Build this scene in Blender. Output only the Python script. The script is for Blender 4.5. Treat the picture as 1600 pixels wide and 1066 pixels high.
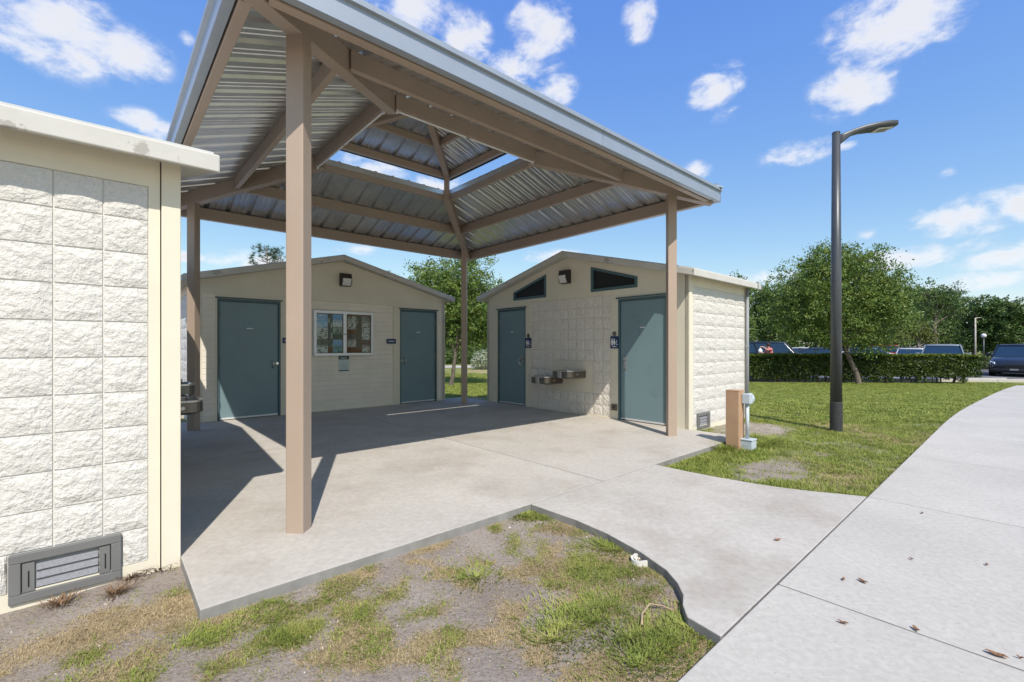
import bpy, math, random
import numpy as np
from mathutils import Vector, Matrix

for o in list(bpy.data.objects): bpy.data.objects.remove(o)
scene = bpy.context.scene
col = scene.collection
R = math.radians
random.seed(7); rng = np.random.default_rng(7)

# ------------------------------------------------------------------ camera
cam_d = bpy.data.cameras.new('camera'); cam = bpy.data.objects.new('camera', cam_d); col.objects.link(cam)
cam.location = (0, 0, 1.3); cam.rotation_euler = (R(90), 0, 0)
cam_d.sensor_width = 36; cam_d.lens = 36*713/1600; cam_d.shift_y = 8.2/1600
cam_d.clip_start = .05; cam_d.clip_end = 3000
scene.camera = cam

# ------------------------------------------------------------------ frame of the place (u: right/far, v: left/far)
ANG = R(41.75)
UX, UY = math.cos(ANG), math.sin(ANG)
CX, CY = -1.302, 6.85
def uv(u, v, z=0.0): return Vector((CX+u*UX-v*UY, CY+u*UY+v*UX, z))
def to_uv(x, y): dx, dy = x-CX, y-CY; return dx*UX+dy*UY, -dx*UY+dy*UX

# ------------------------------------------------------------------ sun and sky
SUN_EL, SAZ = R(50), R(25)
hd = Vector((math.sin(SAZ)*UX-math.cos(SAZ)*UY, math.sin(SAZ)*UY+math.cos(SAZ)*UX, 0))   # where shadows point
travel = Vector((hd.x*math.cos(SUN_EL), hd.y*math.cos(SUN_EL), -math.sin(SUN_EL)))
sd = bpy.data.lights.new('sun', 'SUN'); sd.energy = 3.6; sd.angle = R(.5); sd.color = (1, .94, .86)
sun = bpy.data.objects.new('sun', sd); col.objects.link(sun)
sun.rotation_euler = travel.to_track_quat('-Z', 'Y').to_euler(); sun.location = (0, -5, 20)

world = bpy.data.worlds.new('World'); scene.world = world; world.use_nodes = True
wn, wl = world.node_tree.nodes, world.node_tree.links
for n in list(wn): wn.remove(n)
def W(t, **k):
    n = wn.new(t)
    for a, b in k.items(): setattr(n, a, b)
    return n
wout = W('ShaderNodeOutputWorld'); bg = W('ShaderNodeBackground'); wl.new(bg.outputs[0], wout.inputs[0])
sky = W('ShaderNodeTexSky', sky_type='NISHITA', sun_disc=False)
sky.sun_elevation = SUN_EL
sky.sun_rotation = math.atan2(-hd.x, -hd.y)      # compass angle of the sun (from +Y towards +X)
sky.air_density = 1.0; sky.dust_density = .35; sky.ozone_density = 2.2; sky.altitude = 10
bg.inputs[1].default_value = .15
tc = W('ShaderNodeTexCoord'); nrm = W('ShaderNodeVectorMath', operation='NORMALIZE'); wl.new(tc.outputs['Generated'], nrm.inputs[0])
def pxdir(x, y): return Vector(((x-800)/713, 1, -(y-541.2)/713)).normalized()
# clouds: (direction, angular radius, flattening, weight)
CL = [(70,35,.125,1.5,.95),(30,8,.11,1.6,.9),(140,75,.06,1.6,.75),(205,85,.07,1.3,.9),(225,198,.06,1.8,.85),(292,60,.02,1.2,.6),
      (640,18,.10,1.6,1.05),(720,62,.085,1.5,.9),(845,55,.085,1.0,1.05),(800,110,.075,1.5,.9),(870,140,.06,1.7,.9),(998,28,.042,.8,.85),
      (1120,142,.062,1.0,1.0),(1400,36,.12,1.6,1.05),(1330,140,.08,1.5,.95),(1375,120,.035,1.5,.7),(1245,240,.085,3.0,.85),(1320,228,.03,2.5,.6),(1085,266,.045,1.6,.85),
      (1505,338,.105,2.4,.9),(1590,318,.08,2.0,.9),(1560,395,.105,2.8,.85),(1360,366,.035,1.8,.85),(1425,402,.10,3.5,.8),(1180,432,.11,5,.7),(1520,440,.11,4.5,.65),
      (575,268,.10,1.8,.95),(690,296,.09,2.0,.95),(870,402,.11,4.5,.7),(390,408,.10,3.5,.85),(290,400,.05,3,.7),(560,390,.09,5,.6),(1480,270,.02,1.5,.4)]
CLD = [(pxdir(x, y), r, f, w) for x, y, r, f, w in CL]
rr = random.Random(3)
for i in range(12):                                        # the same kind of sky goes on all round
    az = R(rr.uniform(58, 302)); el = R(rr.choice([4, 7, 10, 15, 22, 30, 40, 55, 70]) + rr.uniform(-2, 2))
    CLD.append((Vector((math.sin(az)*math.cos(el), math.cos(az)*math.cos(el), math.sin(el))), rr.uniform(.05, .13), rr.uniform(1.3, 3.0), rr.uniform(.75, 1.0)))
def mth(op, a, b=None, clamp=False):
    n = W('ShaderNodeMath', operation=op, use_clamp=clamp)
    for i, s in enumerate((a, b)):
        if s is None: continue
        if isinstance(s, (int, float)): n.inputs[i].default_value = s
        else: wl.new(s, n.inputs[i])
    return n.outputs[0]
nz = W('ShaderNodeTexNoise'); nz.inputs['Scale'].default_value = 12; nz.inputs['Detail'].default_value = 9; nz.inputs['Roughness'].default_value = .58; nz.inputs['Distortion'].default_value = .35
mapn = W('ShaderNodeMapping'); mapn.inputs['Scale'].default_value = (1, 1, 1.7); wl.new(nrm.outputs[0], mapn.inputs[0]); wl.new(mapn.outputs[0], nz.inputs['Vector'])
nz2 = W('ShaderNodeTexNoise'); nz2.inputs['Scale'].default_value = 42; nz2.inputs['Detail'].default_value = 8; nz2.inputs['Roughness'].default_value = .65; wl.new(mapn.outputs[0], nz2.inputs['Vector'])
acc = None
for d, r, f, w in CLD:
    s = W('ShaderNodeVectorMath', operation='SUBTRACT'); wl.new(nrm.outputs[0], s.inputs[0]); s.inputs[1].default_value = d
    m = W('ShaderNodeVectorMath', operation='MULTIPLY'); wl.new(s.outputs[0], m.inputs[0]); m.inputs[1].default_value = (1/r, 1/r, f/r)
    L = W('ShaderNodeVectorMath', operation='LENGTH'); wl.new(m.outputs[0], L.inputs[0])
    b = mth('MULTIPLY', mth('SUBTRACT', 1.0, L.outputs['Value'], True), w)
    acc = b if acc is None else mth('MAXIMUM', acc, b)
nse = mth('ADD', mth('MULTIPLY', mth('SUBTRACT', nz.outputs[0], .5), 2.6), mth('MULTIPLY', mth('SUBTRACT', nz2.outputs[0], .5), .8))
gate = mth('MULTIPLY', acc, 3.2, True)
dens = mth('MULTIPLY', mth('ADD', acc, mth('MULTIPLY', nse, .95)), gate)
mr = W('ShaderNodeMapRange', interpolation_type='SMOOTHSTEP'); mr.inputs['From Min'].default_value = .05; mr.inputs['From Max'].default_value = 1.0
mr.inputs['To Max'].default_value = .96; wl.new(dens, mr.inputs['Value'])
ccol = W('ShaderNodeValToRGB'); wl.new(dens, ccol.inputs[0])
ccol.color_ramp.elements[0].position = .2; ccol.color_ramp.elements[0].color = (4.0, 4.15, 4.5, 1)
ccol.color_ramp.elements[1].position = .95; ccol.color_ramp.elements[1].color = (3.9, 3.95, 4.2, 1)
e = ccol.color_ramp.elements.new(.6); e.color = (4.6, 4.6, 4.7, 1)
mixc = W('ShaderNodeMix', data_type='RGBA'); wl.new(mr.outputs[0], mixc.inputs['Factor']); sep = W('ShaderNodeSeparateColor'); wl.new(sky.outputs[0], sep.inputs[0]); tint = W('ShaderNodeCombineColor')     # the camera's response to the sky: one curve per channel
for i, (ex, k) in enumerate(((1.02, .72), (.79, 1.03), (.22, 2.95))): wl.new(mth('MULTIPLY', mth('POWER', sep.outputs[i], ex), k), tint.inputs[i])
wl.new(tint.outputs[0], mixc.inputs[6]); wl.new(ccol.outputs[0], mixc.inputs[7])
wl.new(mixc.outputs[2], bg.inputs[0])

vs = scene.view_settings; vs.view_transform = 'Standard'; vs.look = 'None'; vs.gamma = 1; vs.use_curve_mapping = False
vs.exposure = .53
scene.render.engine = 'CYCLES'

# ------------------------------------------------------------------ materials
MATS = {}
def mat(name, base, rough=.7, metal=0, spec=.4, var=.12, vscale=3.0, bump=0, bscale=60, bdist=.01, stain=None, sscale=1.2, sthr=(.55, .75), samt=.6,
        trans=None, coat=0, coords='Object', detail=6, var2=0, v2scale=40, speck=None, streak=0):
    m = bpy.data.materials.new(name); m.use_nodes = True; nt = m.node_tree; N = nt.nodes; L = nt.links
    p = N['Principled BSDF']; p.inputs['Roughness'].default_value = rough; p.inputs['Metallic'].default_value = metal
    p.inputs['Specular IOR Level'].default_value = spec; p.inputs['Coat Weight'].default_value = coat
    tcn = N.new('ShaderNodeTexCoord'); oi = N.new('ShaderNodeObjectInfo')
    add = N.new('ShaderNodeVectorMath'); add.operation = 'ADD'
    sc = N.new('ShaderNodeVectorMath'); sc.operation = 'SCALE'; sc.inputs['Scale'].default_value = 7.0
    cmb = N.new('ShaderNodeCombineXYZ'); 
    for i in range(3): L.new(oi.outputs['Random'], cmb.inputs[i])
    L.new(cmb.outputs[0], sc.inputs[0]); L.new(tcn.outputs[coords], add.inputs[0])
    if coords == 'Object': L.new(sc.outputs[0], add.inputs[1])
    vec = add.outputs[0]
    def noise(s, d=detail, r=.6):
        n = N.new('ShaderNodeTexNoise'); n.inputs['Scale'].default_value = s; n.inputs['Detail'].default_value = d; n.inputs['Roughness'].default_value = r
        L.new(vec, n.inputs['Vector']); return n.outputs[0]
    def mix(fac, a, b, mode='MIX'):
        n = N.new('ShaderNodeMix'); n.data_type = 'RGBA'; n.blend_type = mode
        for s, i in ((fac, 0), (a, 6), (b, 7)):
            if isinstance(s, (int, float)): n.inputs[i].default_value = s
            elif isinstance(s, tuple): n.inputs[i].default_value = (*s[:3], 1)
            else: L.new(s, n.inputs[i])
        return n.outputs[2]
    dark = tuple(c*(1-var) for c in base); lite = tuple(min(1, c*(1+var)) for c in base)
    cr = N.new('ShaderNodeMapRange'); cr.inputs[1].default_value = .3; cr.inputs[2].default_value = .7; L.new(noise(vscale), cr.inputs[0])
    c = mix(cr.outputs[0], dark, lite)
    if var2:
        cr2 = N.new('ShaderNodeMapRange'); cr2.inputs[1].default_value = .35; cr2.inputs[2].default_value = .65; cr2.inputs[3].default_value = 1-var2; cr2.inputs[4].default_value = 1+var2*.6
        L.new(noise(v2scale, 4), cr2.inputs[0])
        cc = N.new('ShaderNodeCombineColor')
        for i in range(3): L.new(cr2.outputs[0], cc.inputs[i])
        c = mix(1.0, c, cc.outputs[0], 'MULTIPLY')
    if stain:
        s1 = N.new('ShaderNodeMapRange'); s1.inputs[1].default_value = sthr[0]; s1.inputs[2].default_value = sthr[1]; s1.inputs[4].default_value = samt
        L.new(noise(sscale, 8, .65), s1.inputs[0]); c = mix(s1.outputs[0], c, stain)
    if speck:
        s2 = N.new('ShaderNodeMapRange'); s2.inputs[1].default_value = .66; s2.inputs[2].default_value = .74; s2.inputs[4].default_value = .55; L.new(noise(70, 3, .5), s2.inputs[0]); c = mix(s2.outputs[0], c, speck)
        s3 = N.new('ShaderNodeMapRange'); s3.inputs[1].default_value = .56; s3.inputs[2].default_value = .82; s3.inputs[4].default_value = .5; L.new(noise(.55, 9, .7), s3.inputs[0]); c = mix(s3.outputs[0], c, tuple(q*1.9 for q in speck))
    if streak:
        mp_ = N.new('ShaderNodeMapping'); mp_.inputs['Rotation'].default_value = (0, 0, ANG); mp_.inputs['Scale'].default_value = (1.5, 60, 1); L.new(vec, mp_.inputs[0])
        ns_ = N.new('ShaderNodeTexNoise'); ns_.inputs['Scale'].default_value = 1.5; ns_.inputs['Detail'].default_value = 4; L.new(mp_.outputs[0], ns_.inputs['Vector'])
        r3 = N.new('ShaderNodeMapRange'); r3.inputs[1].default_value = .35; r3.inputs[2].default_value = .65; r3.inputs[3].default_value = 1-streak; r3.inputs[4].default_value = 1+streak; L.new(ns_.outputs[0], r3.inputs[0])
        c3 = N.new('ShaderNodeCombineColor'); [L.new(r3.outputs[0], c3.inputs[i]) for i in range(3)]; c = mix(1.0, c, c3.outputs[0], 'MULTIPLY')
    L.new(c, p.inputs['Base Color'])
    if bump:
        b = N.new('ShaderNodeBump'); b.inputs['Strength'].default_value = bump; b.inputs['Distance'].default_value = bdist
        L.new(noise(bscale, 5), b.inputs['Height']); L.new(b.outputs[0], p.inputs['Normal'])
    if trans:
        t = N.new('ShaderNodeBsdfTranslucent'); L.new(c, t.inputs['Color']); ms = N.new('ShaderNodeMixShader'); ms.inputs[0].default_value = trans
        L.new(p.outputs[0], ms.inputs[1]); L.new(t.outputs[0], ms.inputs[2]); L.new(ms.outputs[0], N['Material Output'].inputs[0])
    MATS[name] = m; return m
def glassmat(name, tint, gloss=.12, alpha=.9):
    m = bpy.data.materials.new(name); m.use_nodes = True; N = m.node_tree.nodes; L = m.node_tree.links; N.remove(N['Principled BSDF'])
    t = N.new('ShaderNodeBsdfTransparent'); t.inputs[0].default_value = (*tint, 1); g = N.new('ShaderNodeBsdfGlossy'); g.inputs['Roughness'].default_value = .02
    f = N.new('ShaderNodeFresnel'); f.inputs[0].default_value = 1.22; ms = N.new('ShaderNodeMixShader')
    L.new(f.outputs[0], ms.inputs[0]); L.new(t.outputs[0], ms.inputs[1]); L.new(g.outputs[0], ms.inputs[2]); L.new(ms.outputs[0], N['Material Output'].inputs[0])
    MATS[name] = m; return m

mat('block', (.66, .635, .585), .85, var=.04, vscale=4, bump=1.0, bscale=26, bdist=.022, var2=.06, v2scale=60, spec=.25)
mat('blockfine', (.78, .725, .64), .85, var=.05, vscale=3, bump=1, bscale=34, bdist=.03, var2=.06, v2scale=70, spec=.25)
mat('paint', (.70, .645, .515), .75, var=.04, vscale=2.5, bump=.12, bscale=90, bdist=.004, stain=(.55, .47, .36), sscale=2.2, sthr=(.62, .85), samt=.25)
mat('mortar', (.63, .605, .555), .9, var=.06, bump=.4, bscale=120, bdist=.004)
mat('rooftrim', (.54, .525, .48), .7, var=.06, vscale=3, bump=.15, bscale=50, bdist=.004, stain=(.33, .31, .28), sscale=4.5, sthr=(.615, .63), samt=.8)
mat('rooftop', (.52, .53, .52), .7, var=.08, vscale=2, stain=(.35, .35, .34), sscale=2.5, samt=.4)
mat('tan', (.375, .29, .225), .45, var=.05, vscale=2, bump=.05, bscale=200, bdist=.002, stain=(.3, .22, .16), sscale=3, sthr=(.62, .8), samt=.25)
mat('galv', (.66, .67, .67), .33, metal=.85, var=.08, vscale=5, stain=(.42, .42, .41), sscale=6, sthr=(.5, .75), samt=.4)
mat('trimmetal', (.40, .435, .475), .42, metal=.5, var=.05, vscale=3, stain=(.33, .35, .38), sscale=5, samt=.3)
mat('darktrim', (.10, .11, .12), .5, metal=.3, var=.1)
mat('teal', (.18, .262, .282), .42, var=.05, vscale=1.2, bump=.04, bscale=160, bdist=.002, stain=(.10, .15, .16), sscale=3.5, sthr=(.56, .8), samt=.45)
mat('tealframe', (.07, .125, .14), .45, var=.06)
mat('mesh', (.012, .013, .013), .6, var=.3, vscale=60)
mat('steel', (.55, .55, .54), .28, metal=.95, var=.08, vscale=6)
mat('dksteel', (.18, .165, .145), .35, metal=.85, var=.1, vscale=8)
mat('alu', (.72, .73, .74), .4, metal=.35, var=.04)
mat('bronze', (.022, .018, .016), .45, var=.1, spec=.5)
mat('lens', (.68, .66, .64), .3, var=.03)
mat('conc', (.47, .438, .388), .85, var=.09, vscale=1.1, bump=.25, bscale=140, bdist=.003, stain=(.31, .26, .205), sscale=1.6, sthr=(.48, .75), samt=.6, var2=.09, v2scale=24, spec=.25, speck=(.17, .145, .12), streak=.014)
mat('conc2', (.475, .448, .398), .85, var=.07, vscale=.9, bump=.25, bscale=140, bdist=.003, stain=(.365, .335, .29), sscale=1.3, sthr=(.52, .8), samt=.4, var2=.09, v2scale=30, spec=.25, speck=(.18, .165, .145), streak=.014)
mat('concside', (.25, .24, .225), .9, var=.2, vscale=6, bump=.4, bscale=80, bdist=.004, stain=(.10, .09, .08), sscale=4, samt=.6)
mat('pcast', (.16, .158, .152), .85, var=.1, bump=.3, bscale=120, bdist=.003)
mat('cork', (.20, .095, .045), .9, var=.25, vscale=60)
mat('white', (.78, .78, .77), .6, var=.03)
mat('navy', (.012, .035, .12), .35, var=.06)
mat('forest', (.012, .05, .04), .4, var=.06)
mat('palegreen', (.50, .60, .56), .5, var=.05)
mat('black', (.012, .012, .013), .45, var=.1)
mat('grey', (.25, .26, .27), .5, var=.06)
mat('conduit', (.46, .52, .56), .45, var=.06, vscale=8)
mat('polepaint', (.055, .06, .066), .4, var=.12, vscale=3, spec=.5)
mat('polebase', (.035, .036, .038), .75, var=.25, vscale=30, bump=.5, bscale=60, bdist=.004)
mat('boxpost', (.43, .27, .165), .8, var=.08, vscale=4, bump=.2, bscale=80, bdist=.003, stain=(.62, .50, .40), sscale=6, sthr=(.66, .75), samt=.6)
mat('asphalt', (.10, .098, .10), .9, var=.12, vscale=.4, bump=.4, bscale=120, bdist=.006, coords='Object', spec=.3)
mat('bark', (.14, .115, .09), .9, var=.35, vscale=6, bump=.8, bscale=20, bdist=.03)
mat('palebark', (.42, .38, .32), .85, var=.3, vscale=8)
mat('rubber', (.018, .018, .019), .8, var=.1)
mat('deadleaf', (.22, .11, .05), .8, var=.3, vscale=30)
mat('drystem', (.36, .27, .17), .9, var=.2, vscale=30)
mat('weed', (.20, .125, .07), .9, var=.35, vscale=25)
mat('pvc', (.72, .70, .64), .5, var=.1, vscale=20, stain=(.4, .35, .28), sscale=14, sthr=(.5, .7), samt=.6)
mat('shell', (.7, .66, .6), .8, var=.15)
mat('skin', (.55, .33, .24), .6, var=.05); mat('pink', (.62, .17, .17), .85, var=.08); mat('denim', (.06, .08, .13), .9, var=.15)
mat('hair', (.03, .018, .012), .7, var=.2)
def leafmat(n, c, c2, tr=.22, sc=1.3, **k):
    m = mat(n, c, .5, var=.38, vscale=sc, stain=c2, sscale=sc*2.2, sthr=(.42, .62), samt=.9, trans=tr, spec=.35, **k); return m
leafmat('leafoak', (.085, .155, .03), (.22, .275, .055)); leafmat('leafdark', (.06, .12, .03), (.13, .185, .045), sc=.6)
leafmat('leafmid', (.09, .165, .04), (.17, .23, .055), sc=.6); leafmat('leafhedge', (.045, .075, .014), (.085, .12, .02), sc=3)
leafmat('leafhedgelit', (.13, .18, .02), (.16, .20, .03), sc=3); leafmat('leafyel', (.16, .18, .04), (.09, .13, .03), sc=2); leafmat('needle', (.03, .075, .03), (.05, .10, .035), sc=2)  # hedge-top green is the hedge leaf lightened, sunlight painted into the colour
leafmat('blossom', (.45, .47, .36), (.12, .19, .06), sc=5)
for nm, c in dict(paint_black=(.018, .022, .032), paint_grey=(.22, .25, .27), paint_white=(.75, .76, .77), paint_blue=(.05, .12, .30), paint_red=(.38, .02, .02), paint_navy=(.03, .045, .09), paint_silver=(.45, .47, .5)).items():
    mat(nm, c, .25, metal=.2, var=.02, coat=.7, spec=.5)
mat('carglass', (.012, .03, .055), .06, var=.1, spec=.8); mat('headlamp', (.6, .66, .7), .12, var=.05, coat=.5); mat('taillamp', (.35, .01, .01), .2)
glassmat('glass', (.93, .96, .95))
# poster prints (flat print: procedural)
def printmat(name, top, bot, ink, rows=9, dens=.5):
    m = bpy.data.materials.new(name); m.use_nodes = True; N = m.node_tree.nodes; L = m.node_tree.links; p = N['Principled BSDF']; p.inputs['Roughness'].default_value = .5
    t = N.new('ShaderNodeTexCoord'); s = N.new('ShaderNodeSeparateXYZ'); L.new(t.outputs['Generated'], s.inputs[0])
    cr = N.new('ShaderNodeValToRGB'); cr.color_ramp.elements[0].color = (*bot, 1); cr.color_ramp.elements[1].color = (*top, 1); cr.color_ramp.elements[0].position = .35; cr.color_ramp.elements[1].position = .65
    L.new(s.outputs[2], cr.inputs[0])
    mp = N.new('ShaderNodeMapping'); mp.inputs['Scale'].default_value = (rows*.8, rows*.8, rows*1.6); L.new(t.outputs['Generated'], mp.inputs[0])
    v = N.new('ShaderNodeTexVoronoi'); v.distance = 'CHEBYCHEV'; v.inputs['Scale'].default_value = 1; v.inputs['Randomness'].default_value = .7; L.new(mp.outputs[0], v.inputs['Vector'])
    st = N.new('ShaderNodeMath'); st.operation = 'LESS_THAN'; sp = N.new('ShaderNodeSeparateColor'); L.new(v.outputs['Color'], sp.inputs[0]); L.new(sp.outputs[0], st.inputs[0]); st.inputs[1].default_value = dens
    sm = N.new('ShaderNodeMath'); sm.operation = 'MULTIPLY'; L.new(st.outputs[0], sm.inputs[0]); sm.inputs[1].default_value = .75
    mx = N.new('ShaderNodeMix'); mx.data_type = 'RGBA'; L.new(sm.outputs[0], mx.inputs[0]); L.new(cr.outputs[0], mx.inputs[6]); mx.inputs[7].default_value = (*ink, 1); L.new(mx.outputs[2], p.inputs['Base Color'])
    MATS[name] = m; return m

# ------------------------------------------------------------------ mesh helpers
class MB:
    def __init__(s): s.v = []; s.f = []
    def add(s, vs, fs):
        o = len(s.v); s.v += [tuple(q) for q in vs]; s.f += [tuple(i+o for i in f) for f in fs]; return s
    def box(s, a, b):
        (x0, y0, z0), (x1, y1, z1) = a, b
        x0, x1 = min(x0, x1), max(x0, x1); y0, y1 = min(y0, y1), max(y0, y1); z0, z1 = min(z0, z1), max(z0, z1)
        return s.add([(x0,y0,z0),(x1,y0,z0),(x1,y1,z0),(x0,y1,z0),(x0,y0,z1),(x1,y0,z1),(x1,y1,z1),(x0,y1,z1)],
                     [(0,3,2,1),(4,5,6,7),(0,1,5,4),(1,2,6,5),(2,3,7,6),(3,0,4,7)])
    def prism(s, poly, fn0, fn1):
        n = len(poly); a = [fn0(*p) for p in poly]; b = [fn1(*p) for p in poly]
        return s.add(a+b, [tuple(range(n))[::-1], tuple(range(n, 2*n))] + [(i, (i+1) % n, n+(i+1) % n, n+i) for i in range(n)])
    def beam(s, p0, p1, w, h, drop=True, roll=None):
        p0, p1 = Vector(p0), Vector(p1); d = (p1-p0).normalized(); side = d.cross(Vector((0, 0, 1)))
        if side.length < 1e-4: side = Vector((1, 0, 0))
        side.normalize(); up = side.cross(d).normalized()
        lo, hi = (-h, 0) if drop else (-h/2, h/2)
        vs = [p + side*a*w/2 + up*b for p in (p0, p1) for a, b in ((-1, lo), (1, lo), (1, hi), (-1, hi))]
        return s.add(vs, [(0,1,2,3),(7,6,5,4),(0,4,5,1),(1,5,6,2),(2,6,7,3),(3,7,4,0)])
    def tube(s, pts, rad, n=8, cap=True):
        pts = [Vector(p) for p in pts]; rad = rad if isinstance(rad, (list, tuple)) else [rad]*len(pts); rings = []; ref = None
        for i, p in enumerate(pts):
            d = (pts[min(i+1, len(pts)-1)]-pts[max(i-1, 0)]).normalized()
            if ref is None: ref = d.orthogonal().normalized()
            a = (ref-d*ref.dot(d)).normalized(); ref = a; b = d.cross(a)
            rings.append([p+(a*math.cos(2*math.pi*k/n)+b*math.sin(2*math.pi*k/n))*rad[i] for k in range(n)])
        fs = [(i*n+k, i*n+(k+1) % n, (i+1)*n+(k+1) % n, (i+1)*n+k) for i in range(len(pts)-1) for k in range(n)]
        if cap: fs += [tuple(range(n))[::-1], tuple(range((len(pts)-1)*n, len(pts)*n))]
        return s.add([q for r in rings for q in r], fs)
    def loft(s, rings, cap=True):
        n = len(rings[0]); fs = [(i*n+k, i*n+(k+1) % n, (i+1)*n+(k+1) % n, (i+1)*n+k) for i in range(len(rings)-1) for k in range(n)]
        if cap: fs += [tuple(range(n))[::-1], tuple(range((len(rings)-1)*n, len(rings)*n))]
        return s.add([q for r in rings for q in r], fs)
    def mesh(s, name, smooth=False, recalc=True):
        m = bpy.data.meshes.new(name); m.from_pydata(s.v, [], s.f)
        if recalc:
            import bmesh
            b = bmesh.new(); b.from_mesh(m); bmesh.ops.recalc_face_normals(b, faces=b.faces); b.to_mesh(m); b.free()
        if smooth: m.shade_smooth()
        return m
def link(name, me, material=None, parent=None, loc=None, bevel=0, seg=2):
    o = bpy.data.objects.new(name, me); col.objects.link(o)
    if material and not me.materials: me.materials.append(MATS[material])
    if parent: o.parent = parent
    if loc is not None: o.location = loc
    if bevel:
        b = o.modifiers.new('edge', 'BEVEL'); b.width = bevel; b.segments = seg; b.limit_method = 'ANGLE'
    return o
def part(name, mb, material, parent=None, bevel=0, smooth=False, loc=None): return link(name, mb.mesh(name, smooth), material, parent, loc, bevel)
def tag(o, label=None, cat=None, group=None, kind=None):
    for k, x in (('label', label), ('category', cat), ('group', group), ('kind', kind)):
        if x: o[k] = x
    return o
def thing(name, label, cat, loc=(0,0,0), rz=0, group=None):
    o = bpy.data.objects.new(name, None); col.objects.link(o); o.location = loc; o.rotation_euler = (0, 0, rz); o.empty_display_size = .2
    return tag(o, label, cat, group)
def fastmesh(name, verts, faces_flat, nside):
    """verts (n,3) array; faces (m,nside) array"""
    me = bpy.data.meshes.new(name); n = len(verts); m = len(faces_flat)
    me.vertices.add(n); me.vertices.foreach_set('co', np.asarray(verts, np.float32).ravel())
    me.loops.add(m*nside); me.loops.foreach_set('vertex_index', np.asarray(faces_flat, np.int32).ravel())
    me.polygons.add(m); me.polygons.foreach_set('loop_start', np.arange(0, m*nside, nside, dtype=np.int32)); me.polygons.foreach_set('loop_total', np.full(m, nside, np.int32))
    me.update(calc_edges=True); return me

# ------------------------------------------------------------------ terrain
def ss(a, b, x): t = np.clip((x-a)/(b-a), 0, 1); return t*t*(3-2*t)
def drop(y): return -.22*ss(7, 19, y)
def vnoise(x, y, seed=0):
    xi, yi = np.floor(x).astype(np.int64), np.floor(y).astype(np.int64); xf, yf = x-xi, y-yi
    def h(a, b):
        n = (a*374761393+b*668265263+seed*1442695041) & 0x7fffffff; n = ((n ^ (n >> 13))*1274126177) & 0x7fffffff; return ((n ^ (n >> 16)) & 0xffff)/65535.0
    sx, sy = xf*xf*(3-2*xf), yf*yf*(3-2*yf)
    return (h(xi, yi)*(1-sx)+h(xi+1, yi)*sx)*(1-sy)+(h(xi, yi+1)*(1-sx)+h(xi+1, yi+1)*sx)*sy
def fbm(x, y, seed=0, o=4):
    s, a, t = 0, .5, 0
    for i in range(o): s = s+a*vnoise(x*2**i, y*2**i, seed+i*17); t += a; a *= .5
    return s/t
def gz(x, y):
    x, y = np.asarray(x, float), np.asarray(y, float); near = 1-ss(9, 16, np.hypot(x, y))
    return -.058+drop(y)+near*((fbm(x*1.1, y*1.1, 5)-.5)*.035+(fbm(x*9, y*9, 9, 3)-.5)*.016)
def grassmask(x, y):
    """0 bare sandy soil .. 1 full lawn; and dryness"""
    x, y = np.asarray(x, float), np.asarray(y, float); u = (x-CX)*UX+(y-CY)*UY; v = -(x-CX)*UY+(y-CY)*UX
    lawn = ss(-.2, 1.3, u)*0+1.0
    front = ((u < .2) & (v < -2)).astype(float)                    # trampled bed in front of the pad
    n = fbm(x*1.9+3, y*1.9, 21); n2 = fbm(x*8, y*8, 33)
    g = .62+(n-.5)*1.9+(n2-.5)*1.1
    bed = np.clip((n-.5)*2.0+(n2-.5)*2.6+.30+.38*ss(-2.3, -1.0, u)-.15*ss(-2.6, -3.4, u)+.15*ss(1.9, 1.1, y), 0, 1)
    right = np.clip(g+.35, 0, 1)
    nearbox = np.exp(-(((u-4.2)/1.0)**2+((v+3.1)/.55)**2))          # bare patch behind the box post
    strip = np.exp(-(((u-2.2)/1.3)**2+((v+4.1)/.35)**2))*.9*fbm(x*3, y*3, 4)*1.6
    rg = np.clip(right+.15-nearbox*1.5-strip, 0, 1)
    green = np.exp(-(((u-2.6)/.9)**2+((v+3.45)/.25)**2)); rg = np.clip(rg+green, 0, 1)
    far = ss(12, 16, np.hypot(x, y))
    rg = rg*(1-far)+far*1.0
    m = np.where(front > 0, bed, rg)
    dry = np.clip((fbm(x*.9+7, y*.9+1, 41)-.42)*2.6+(fbm(x*4, y*4, 43)-.5)*1.2, 0, 1)
    dry = np.where(front > 0, np.clip(dry*.8+.34-.28*ss(-2.0, -1.2, u)+(fbm(x*7, y*7, 91)-.5)*1.5, 0, 1), np.clip(dry*.75+.08-green*.8, 0, 1))
    # dry straw against the left block building
    straw = np.exp(-(((u+3.5)/.55)**2+((v+3.05)/.16)**2)); dry = np.clip(dry+straw*1.1, 0, 1); m = np.clip(m+straw*.9, 0, 1)
    bare = ((u < -3.2) & (v > -2.82)).astype(float); m = m*(1-bare*.95)
    return m, dry
def axis(lo, hi, step, far_lo, far_hi, g=1.16):
    a = list(np.arange(lo, hi+1e-6, step)); s = step
    while a[-1] < far_hi: s *= g; a.append(a[-1]+s)
    s = step; b = [lo]
    while b[-1] > far_lo: s *= g; b.append(b[-1]-s)
    return np.array(b[:0:-1]+a)
ax = axis(-4.2, 7.5, .035, -900, 900); ay = axis(.9, 8.0, .035, -60, 1500)
GX, GY = np.meshgrid(ax, ay); nx, ny = len(ax), len(ay)
GZ = gz(GX, GY); vts = np.stack([GX.ravel(), GY.ravel(), GZ.ravel()], 1)
ii = (np.arange(ny-1)[:, None]*nx+np.arange(nx-1)[None, :]).ravel()
me = fastmesh('ground', vts, np.stack([ii, ii+1, ii+nx+1, ii+nx], 1), 4)
gm, gd = grassmask(GX, GY)
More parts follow.
